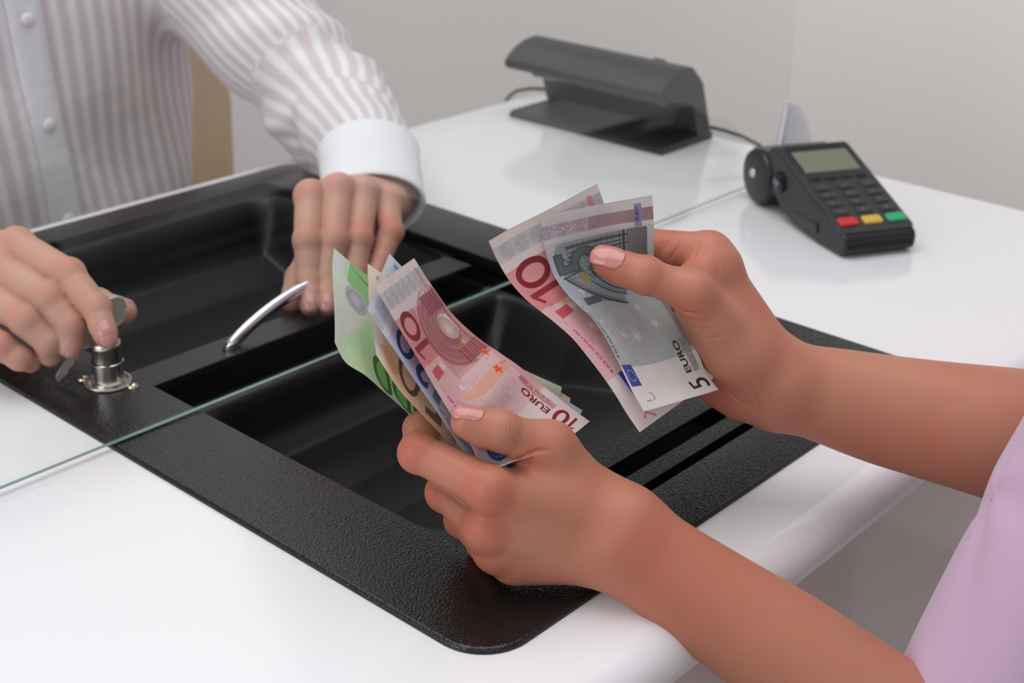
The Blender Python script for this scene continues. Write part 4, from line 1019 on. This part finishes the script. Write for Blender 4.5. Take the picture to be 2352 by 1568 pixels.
def redness(P, hands):
    r = np.zeros(len(P))
    for H in hands:
        for k in ('index', 'middle', 'ring', 'pinky'):
            J = H[k]
            for i, (w, rad) in enumerate(((H.get('mr', .75), .012), (.75, .0095), (.45, .008), (.35, .009))):
                c = J[i]+nrm(H['dorsal'])*(.006 if i < 2 else 0)
                r = np.maximum(r, w*np.exp(-((P-c)**2).sum(1)/rad**2))
        for x, y, d, w, rad in H.get('spots', ()): r = np.maximum(r, w*np.exp(-((P-at(x, y, d))**2).sum(1)/rad**2))
        J = H['thumb']
        for i, w in ((1, .35), (2, .4), (3, .55)): r = np.maximum(r, w*np.exp(-((P-J[i])**2).sum(1)/.011**2))
    return r
def creases(P, hands):
    c = np.zeros(len(P))
    for H in hands:
        for k in ('index', 'middle', 'ring', 'pinky', 'thumb'):
            J = H[k]; js = (1, 2) if k != 'thumb' else (2,)
            for i in js:
                ax = nrm(nrm(J[i+1]-J[i])+nrm(J[i]-J[i-1])); q = P-J[i]; t = q@ax
                r = np.linalg.norm(q-t[:, None]*ax, axis=1)
                amp = np.exp(-(t/.0035)**2)*(r < .016)
                c = np.maximum(c, (.22 if k == 'thumb' else .55)*amp*(.5+.5*np.cos(t/.0017*2*np.pi+2.2*noise3(P, 420, 2))))
    return c

def nail(name, mat, parent, sdf, J2, J3, dor, w=.0062, l=.0115, tipover=.0035, back=0, label=None):
    """a fingernail laid on the skin: curved plate with a free edge past the fingertip"""
    ax = nrm(J3-J2); d = nrm(dor-ax*(dor@ax)); s = np.cross(ax, d)
    nu, nv = 17, 21; V = []
    c0 = J3+ax*(.004+back)
    for j in range(nv):
        t = j/(nv-1); y = -l+ t*(l+tipover)
        ww = w*(1-.10*t)*(min(1, (1-(1-min(t/.28, 1))**2.2))**.5*.86+.14 if t < .28 else 1)*(1 if t < .80 else math.sqrt(max(0, 1-((t-.80)/.215)**2))*.999+.001)
        for i in range(nu):
            u = -1+2*i/(nu-1); V.append(c0+ax*y+s*u*ww+d*.012)
    V = A(V); hit = V.copy()
    t = np.zeros(len(V))
    for _ in range(40):
        dd = sdf(V-d*t[:, None]); t += np.clip(dd, -.002, .004)*.9
    G = t.reshape(nv, nu)
    # arch across and keep the free edge straight beyond the pulp
    lim = int(nv*.68)
    for j in range(nv):
        mid = G[j, nu//2]
        for i in range(nu):
            u = -1+2*i/(nu-1)
            want = mid+(.0022*abs(u)**2.2)
            G[j, i] = min(G[j, i], want) if abs(u) < 1.1 else G[j, i]
    for j in range(lim, nv):
        for i in range(nu):
            sl = (G[lim-1, i]-G[lim-5, i])/4
            G[j, i] = min(G[j, i], G[lim-1, i]+sl*(j-lim+1)+.00004*(j-lim)**2)
    top = V-d*(G.ravel()-.00035)[:, None]; bot = V-d*(G.ravel()+.0004)[:, None]
    n = nu*nv; F = []
    for j in range(nv-1):
        for i in range(nu-1):
            a = j*nu+i; F.append((a, a+1, a+nu+1, a+nu)); F.append((n+a, n+a+nu, n+a+nu+1, n+a+1))
    rim = [i for i in range(nu)]+[j*nu+nu-1 for j in range(1, nv)]+[(nv-1)*nu+i for i in range(nu-2, -1, -1)]+[j*nu for j in range(nv-2, 0, -1)]
    for a, b in zip(rim, rim[1:]+rim[:1]): F.append((b, a, n+a, n+b))
    o = mesh_obj(name, np.vstack([top, bot]), F, mat, parent)
    bm = bmesh.new(); bm.from_mesh(o.data); bmesh.ops.recalc_face_normals(bm, faces=bm.faces); bm.to_mesh(o.data); bm.free()
    if label: o['label'] = label
    return o

def trace(sdf, x, y, d0=.55):
    dirn = at(x, y, 1.)-CAM; L = np.linalg.norm(dirn); dirn = dirn/L; t = d0*L; p = CAM+dirn*t
    for _ in range(80):
        dd = sdf(p[None])[0]; p = p+dirn*dd*.9
        if abs(dd) < 1e-5 or np.linalg.norm(p-CAM) > 1.4: break
    return p
def line_creases(V, sdf, lines):
    c = np.zeros(len(V))
    for pts, w, sg in lines:
        pts = A(pts, float); seg = []
        for a, b in zip(pts[:-1], pts[1:]):
            n = max(2, int(np.hypot(*(b-a))/3)); seg += [trace(sdf, *(a+(b-a)*t)) for t in np.linspace(0, 1, n, endpoint=False)]
        seg = A(seg); lo = seg.min(0)-.004; hi = seg.max(0)+.004; m = np.where(((V > lo) & (V < hi)).all(1))[0]
        k = len(seg); fade = np.sin(np.pi*(np.arange(k)+.7)/(k+.4))**.5
        for i in range(0, len(m), 20000):
            mm = m[i:i+20000]; d2 = ((V[mm][:, None]-seg[None])**2).sum(2); c[mm] = np.maximum(c[mm], (w*fade[None]*np.exp(-d2/sg**2)).max(1))
    return c
NH_LINES = [([(1178, 1060), (1205, 1048), (1232, 1036), (1262, 1034)], .9, .0011), ([(1180, 1006), (1190, 1022), (1204, 1030)], .35, .0008),
            ([(930, 1015), (928, 1040), (936, 1062)], .3, .0008), ([(985, 1112), (1030, 1135), (1075, 1168)], .5, .0010)]
FH_LINES = [([(1571, 540), (1553, 575), (1534, 603)], .55, .0009), ([(1606, 560), (1594, 590), (1584, 616)], .6, .0009), ([(1618, 575), (1608, 600), (1592, 622)], .35, .0008),
            ([(1545, 540), (1532, 562), (1520, 580)], .35, .0008), ([(1552, 704), (1574, 717), (1612, 722)], .75, .0010), ([(1566, 728), (1600, 738), (1640, 738)], .25, .0008),
            ([(1574, 748), (1612, 756), (1650, 752)], .22, .0008), ([(1590, 772), (1630, 778), (1668, 770)], .2, .0008), ([(1700, 868), (1732, 905), (1748, 942)], .4, .0011),
            ([(1640, 590), (1652, 612), (1650, 640)], .3, .0009), ([(1672, 900), (1700, 922), (1730, 930)], .3, .0010)]
RES = 1.0
def body_mesh(name, parts, mat, parent, hands, lines=()):
    """parts: list of (sdf, points, pad, h) joined in one mesh"""
    VV = []; QQ = []; b = 0
    for f, lo, hi, h in parts:
        v, q = surf_net(f, lo, hi, h*RES); VV.append(v); QQ.append(q+b); b += len(v)
    V = np.vstack(VV); Q = np.vstack(QQ)
    cr = creases(V, hands)
    for f, ln in lines:
        c2 = line_creases(V, f, ln); m = c2 > .02
        V[m] -= grad(f, V[m])*(c2[m]*.0009)[:, None]; cr = np.maximum(cr, c2)
    o = mesh_obj(name, V, Q, mat, parent)
    attr(o, 'redness', np.maximum(redness(V, hands), cr*.35)); attr(o, 'crease', cr)
    return o
def bounds(H, fore, pad=.03):
    pts = np.vstack([H[k] for k in ('index', 'middle', 'ring', 'pinky', 'thumb')]+[A([c for c, _, _ in fore])])
    return pts.min(0)-pad, pts.max(0)+pad

nh = hand_sdf(NH); FN = fore_nh(); NH_SDF = arm_sdf(nh, FN, RT*.5+UP*.86)
fh = hand_sdf(FH); FF = fore_fh(); FH_SDF = arm_sdf(fh, FF, UP*.95-FW*.2)
tl = hand_sdf(TL); FT = fore_tl(); TL_SDF = arm_sdf(tl, FT, RT)
tr = hand_sdf(TR); FTR = fore_tr(); TR_SDF = arm_sdf(tr, FTR, UP*.4+FW*.7)

customer = empty('person', (0.62, -0.35, -ZC))
tag(customer, 'person in a pink short-sleeved top counting euro notes over the black cash tray', 'person')
body_c = body_mesh('body', [(NH_SDF, *bounds(NH, FN, .05), .00075), (FH_SDF, *bounds(FH, FF, .05), .00075)], M_SKIN, customer, [NH, FH],
                   [(NH_SDF, NH_LINES), (FH_SDF, FH_LINES)])
nail('thumbnail', M_NAIL, body_c, NH_SDF, NH['thumb'][2], NH['thumb'][3], NH['tdor'], w=.0052, l=.0112, back=.001)
nail('thumbnail', M_NAIL, body_c, FH_SDF, FH['thumb'][2], FH['thumb'][3], FH['tdor'], w=.0068, l=.0145, back=.0025)
teller = empty('person', (0.30, 0.95, -ZC))
tag(teller, 'person in a white striped shirt behind the glass, holding the key and drawer handle', 'person')
body_t = body_mesh('body', [(TL_SDF, *bounds(TL, FT, .05), .0011), (TR_SDF, *bounds(TR, FTR, .05), .0011)], M_SKIN2, teller, [TL, TR])
nail('fingernail', M_NAIL2, body_t, TL_SDF, TL['index'][2], TL['index'][3], -FW, w=.0052, l=.0105, back=.001)
nail('fingernail', M_NAIL2, body_t, TL_SDF, TL['middle'][2], TL['middle'][3], -FW, w=.0052, l=.0105, back=.001)
nail('fingernail', M_NAIL2, body_t, TR_SDF, TR['index'][2], TR['index'][3], -FW+RT*.45, w=.0056, l=.0125, back=.003)
nail('fingernail', M_NAIL2, body_t, TR_SDF, TR['middle'][2], TR['middle'][3], -FW+RT*.6, w=.0048, l=.009)
nail('thumbnail', M_NAIL2, body_t, TR_SDF, TR['thumb'][2], TR['thumb'][3], RT*.5+UP*.9, w=.0052, l=.0105, tipover=.0012)

# ------------------------------------------------------------------ clothes
def cloth_mat(name, c1, c2, stripe=True, scale=1.0):
    m, nt, b = new_mat(name)
    a = N(nt, 'ShaderNodeAttribute'); a.attribute_name = 'stripe'
    si = N(nt, 'ShaderNodeMath', operation='SINE'); mr = N(nt, 'ShaderNodeMapRange'); mr.interpolation_type = 'SMOOTHSTEP'
    mr.inputs['From Min'].default_value = -.45; mr.inputs['From Max'].default_value = .75
    mx = N(nt, 'ShaderNodeMix', data_type='RGBA'); mx.inputs['A'].default_value = (*c1, 1); mx.inputs['B'].default_value = (*c2, 1)
    nt.links.new(a.outputs['Fac'], si.inputs[0]); nt.links.new(si.outputs[0], mr.inputs['Value'])
    if stripe: nt.links.new(mr.outputs[0], mx.inputs['Factor'])
    tc = N(nt, 'ShaderNodeTexCoord'); n = N(nt, 'ShaderNodeTexNoise'); n.inputs['Scale'].default_value = 14*scale; n.inputs['Detail'].default_value = 3; n.inputs['Distortion'].default_value = .5
    n2 = N(nt, 'ShaderNodeTexNoise'); n2.inputs['Scale'].default_value = 700; bu = N(nt, 'ShaderNodeBump'); bu.inputs['Strength'].default_value = .35; bu.inputs['Distance'].default_value = .010
    bu2 = N(nt, 'ShaderNodeBump'); bu2.inputs['Strength'].default_value = .3; bu2.inputs['Distance'].default_value = .0005
    for q in (n, n2): nt.links.new(tc.outputs['Object'], q.inputs['Vector'])
    nt.links.new(n.outputs['Fac'], bu.inputs['Height']); nt.links.new(n2.outputs['Fac'], bu2.inputs['Height']); nt.links.new(bu.outputs['Normal'], bu2.inputs['Normal'])
    nt.links.new(bu2.outputs['Normal'], b.inputs['Normal'])
    if stripe: nt.links.new(mx.outputs['Result'], b.inputs['Base Color'])
    else:
        mx.inputs['Factor'].default_value = .5; nt.links.new(n.outputs['Fac'], mx.inputs['Factor']); nt.links.new(mx.outputs['Result'], b.inputs['Base Color'])
    b.inputs['Roughness'].default_value = .85; b.inputs['Specular IOR Level'].default_value = .15; b.inputs['Sheen Weight'].default_value = .25
    return m
M_SHIRT = cloth_mat('striped_shirt', (.66, .58, .60), (.82, .80, .83)); M_CUFF = cloth_mat('white_cuff', (.84, .84, .88), (.82, .82, .86), False)
M_PINK = cloth_mat('pink_jersey', (.555, .385, .52), (.48, .34, .465), False, .8)

# striped shirt of the teller: torso and two sleeves
TC = A((.300, .925, 0))
SH_L = A((.445, .950, .265)); EL_L = at(768, 258, 1.365); CU_L = at(842, 350, 1.215)
SH_R = A((.075, .940, .30)); EL_R = at(-420, 380, 1.25); CU_R = at(-230, 545, 1.08)
def folds(P, a, b, amp, freq, ph):
    ax = nrm(b-a); h = (P-a)@ax; q = P-a-h[:, None]*ax; u = nrm(np.cross(ax, (0, 0, 1))); w = np.cross(ax, u)
    th = np.arctan2(q@w, q@u); L = np.linalg.norm(b-a)
    m = np.exp(-((h-L)/.10)**2)
    return amp*m*np.sin(h*freq+2.2*np.sin(th+ph)+1.3*np.sin(2*th+h*30))
def shirt(P):
    z = P[:, 2]; k = np.clip((z+.15)/.5, 0, 1)
    w = .192+.020*np.clip((z+.02)/.25, 0, 1); t = .108+.020*np.exp(-((z-.17)/.09)**2)
    q = P-TC; e = np.sqrt((q[:, 0]/w)**2+(q[:, 1]/t)**2); d = (e-1)*t
    d = smax(d, z-.40, .08); d = smax(d, -.30-z, .03)
    d = d+.0030*np.sin(q[:, 0]*46+z*9+2*np.sin(z*11))*np.clip(-q[:, 1]*14, 0, 1)*np.clip(1-np.abs(q[:, 0])*3, 0, 1)+.016*np.sin(q[:, 0]*24-z*24)*np.clip(.25-z, 0, .3)
    for S, E_, C_, ph in ((SH_L, EL_L, CU_L, 0.), (SH_R, EL_R, CU_R, 1.)):
        a = rcone(P, S, E_, .078, .053)+folds(P, S, E_, .0060, 80, ph)
        f = rcone(P, E_, C_, .052, .040)+folds(P, C_, E_, .0055, 85, ph+1)
        d = smin(d, smin(a, f, .02), .035)
    return d+.0012*noise3(P, 45, 3)
lo = np.min([SH_L, EL_L, CU_L, SH_R, EL_R, CU_R, TC-A((.2, .15, .43))], 0)-.09; hi = np.max([SH_L, EL_L, CU_L, TC+A((.2, .15, .40))], 0)+.09
v, q = surf_net(shirt, lo, hi, .0042*RES, 3)
sh = mesh_obj('shirt', v, q, M_SHIRT, teller)
sh['label'] = 'white shirt with sheer pinkish stripes'
def stripe_coord(P):
    out = (P[:, 0]-TC[0]+.16*P[:, 2])*2*math.pi/.0165
    for S, E_, C_ in ((SH_L, EL_L, CU_L), (SH_R, EL_R, CU_R)):
        for a, b, r in ((S, E_, .058), (E_, C_, .042)):
            ax = nrm(b-a); h = (P-a)@ax; L = np.linalg.norm(b-a); qq = P-a-h[:, None]*ax; d = np.linalg.norm(qq, axis=1)
            u = nrm(np.cross(ax, (0, 0, 1))); w = np.cross(ax, u)
            m = (d < .085) & (h > -.01) & (h < L+.05) & ((np.abs(P[:, 0]-TC[0]) > .172) | (P[:, 1] < .79))
            out = np.where(m, np.round(2*math.pi*r/.0120)*np.arctan2(qq@w, qq@u), out)
    return out
attr(sh, 'stripe', stripe_coord(v))
def on_front(x, z, off=0.0):
    y = .60; p = A([[x, y, z]])
    for _ in range(60): dd = shirt(p)[0]; p[0, 1] = min(p[0, 1]+dd*.8, .90)
    p[0, 1] -= off; return p[0]
def px_(z): return .262-.16*(z-.09)*1.0
V = []; zs = np.linspace(-.26, .34, 80)
for z in zs:
    for k, dx in enumerate((-.0165, -.0160, -.008, 0, .008, .0160, .0165)):
        V.append(on_front(px_(z)+dx, z, -.001 if k in (0, 6) else .0016))
F = [(i*7+j, i*7+j+1, (i+1)*7+j+1, (i+1)*7+j) for i in range(len(zs)-1) for j in range(6)]
pl = mesh_obj('placket', V, F, M_CUFF, sh)
M_BTN = principled('pearl_button', (.74, .72, .75), .3, coat=.4)
for z in (.250, .146, .042, -.058):
    c = on_front(px_(z)+.001, z, .0020)
    MB().lathe([(0, .0030), (.0030, .0028), (.0050, .0022), (.0062, .0012), (.0064, .0008), (.0064, -.0005)], c, 28, axis=(0, -1, 0)).build('button', M_BTN, sh, auto=60)
# cuffs
def cuff(E_, C0, C1, r0, r1, side, flat=.82):
    ax = nrm(C1-C0); s = nrm(side-ax*(side@ax)); n_ = np.cross(ax, s); L = np.linalg.norm(C1-C0); mb = MB(); V = []; K = 56; rows = []
    for t, dr in ((0, -.004), (0, 0), (.04, .0015), (.10, .0008), (.5, .0006), (.9, .0008), (.96, .0015), (1, .0006), (1.0, -.0014), (.9, -.0028), (.5, -.003)):
        for k in range(K):
            a = 2*math.pi*k/K; r = r0+(r1-r0)*t+dr+.0012*math.sin(3*a+1)*t
            V.append(C0+ax*L*t+s*r*math.cos(a)+n_*r*flat*math.sin(a))
    R_ = 11; F = [(i*K+k, i*K+(k+1) % K, (i+1)*K+(k+1) % K, (i+1)*K+k) for i in range(R_-1) for k in range(K)]
    return mb.add(V, F).build('cuff', M_CUFF, sh, smooth=True)
cuff(EL_L, at(846, 350, 1.205), at(858, 474, 1.128), .0415, .0390, RT, .78)['label'] = 'wide plain white cuff'
cuff(EL_R, at(-215, 560, 1.09), at(-165, 605, 1.03), .038, .038, RT, .86)

# pink top of the customer: sleeve of the near arm, body of the top outside the frame
S0 = at(2275, 1580, .703); S1 = at(2790, 740, .705); FARS = at(2960, 1010, .90); FE = at(2720, 1085, .800)
TQ = at(3060, 1000, .86)
def pink(P):
    d = rcone(P, S0-nrm(S1-S0)*.03, S1, .0385, .060)
    ax = nrm(S1-S0); h = (P-S0)@ax
    cut = -(h+.036+(P-S0)@RT*-.12)
    d = smax(d, cut, .004)
    q = P-TQ; e = np.sqrt((q[:, 0]/.14)**2+(q[:, 1]/.095)**2); tb = smax(smax((e-1)*.095, P[:, 2]-.42, .06), -.45-P[:, 2], .03)
    d = smin(d, tb, .05); d = smin(d, rcone(P, FARS, at(2560, 1050, .83), .07, .055), .04)
    th = np.arctan2((P-S0)@np.cross(ax, RT), (P-S0)@RT)
    d = d+.0016*np.sin(h*40+3*np.sin(th*1.5+h*14))*np.clip(1-h*3, 0, 1)+.0010*noise3(P, 60, 5)
    return d
lo = np.min([S0, S1, TQ-A((.16, .12, .46)), FARS, at(2560, 1050, .83)], 0)-.08; hi = np.max([S0, S1, TQ+A((.16, .12, .43)), FARS], 0)+.08
v, q = surf_net(pink, lo, hi, .0036*RES, 3)
pk = mesh_obj('pink_top', v, q, M_PINK, customer)
attr(pk, 'stripe', np.zeros(len(v)))
def hem(off, name):
    ax = nrm(S1-S0); u = nrm(RT-ax*(RT@ax)); w = np.cross(ax, u); pts = []
    for k in range(73):
        a = 2*math.pi*k/72; r = u*math.cos(a)+w*math.sin(a); t = .02
        base = S0+ax*(off)
        p = A([base+r*.075])
        for _ in range(40): dd = pink(p)[0]; p = p-r[None]*max(dd, 0)*.8
        pts.append(p[0])
    return MB().tube(pts, .00055, 6).build(name, M_PINK, pk, smooth=True)
hem(-.021, 'hem_stitching'); hem(-.0185, 'hem_stitching')

# ------------------------------------------------------------------ keys in the teller's hand
M_STEEL = principled('worn_steel', (.55, .52, .48), .40, metal=.35)
def key(c, up, s_, rz, rs, blade=None, label='', thick=.0011):
    up = nrm(up); s_ = nrm(s_-up*(s_@up)); n_ = np.cross(up, s_); e_ = empty('key', c)
    out = [(rs*math.copysign(abs(math.cos(a))**.75, math.cos(a)), rz*math.copysign(abs(math.sin(a))**.75, math.sin(a))) for a in np.linspace(0, 2*math.pi, 41)[:-1]]
    MB().prism(out, lambda a, b, d: c+s_*a+up*b+n_*d, -thick, thick).build('bow', M_STEEL, e_, bevel=.0005)
    rim = [c+s_*a*.93+up*b*.93 for a, b in out]; MB().tube(rim+rim[:1], thick*1.25, 8).build('bow_rim', M_STEEL, e_, smooth=True)
    p0 = c-up*rz*.95
    L = blade or .012; zz = [(-.0032, 0), (.0032, 0), (.0032, -L*.3), (.0022, -L*.38), (.0032, -L*.48), (.0018, -L*.6), (.0030, -L*.72), (.0016, -L*.85), (0, -L), (-.0030, -L*.9)]
    MB().prism(zz, lambda a, b, d: p0+s_*a+up*b+n_*d, -.0009, .0009).build('blade', M_STEEL, e_)
    return tag(e_, label, 'key')
key(LK+A((.0050, -.0015, .0475)), EZ, nrm(RT*.55+FW*.8), .0102, .0110, .010, 'steel key held between finger and thumb over the nickel lock')
key(at(196, 768, .925), nrm(RT*.5+UP*.85), nrm(UP*-.4+RT*.6+FW*.7), .0095, .0085, .026, 'steel key hanging beside the lock, its notched blade pointing down')

# ------------------------------------------------------------------ put everything on its height above the floor
for o in list(bpy.data.objects):
    if o.parent is None and o.type in ('MESH', 'EMPTY', 'CURVE'):
        o.location.z += ZC
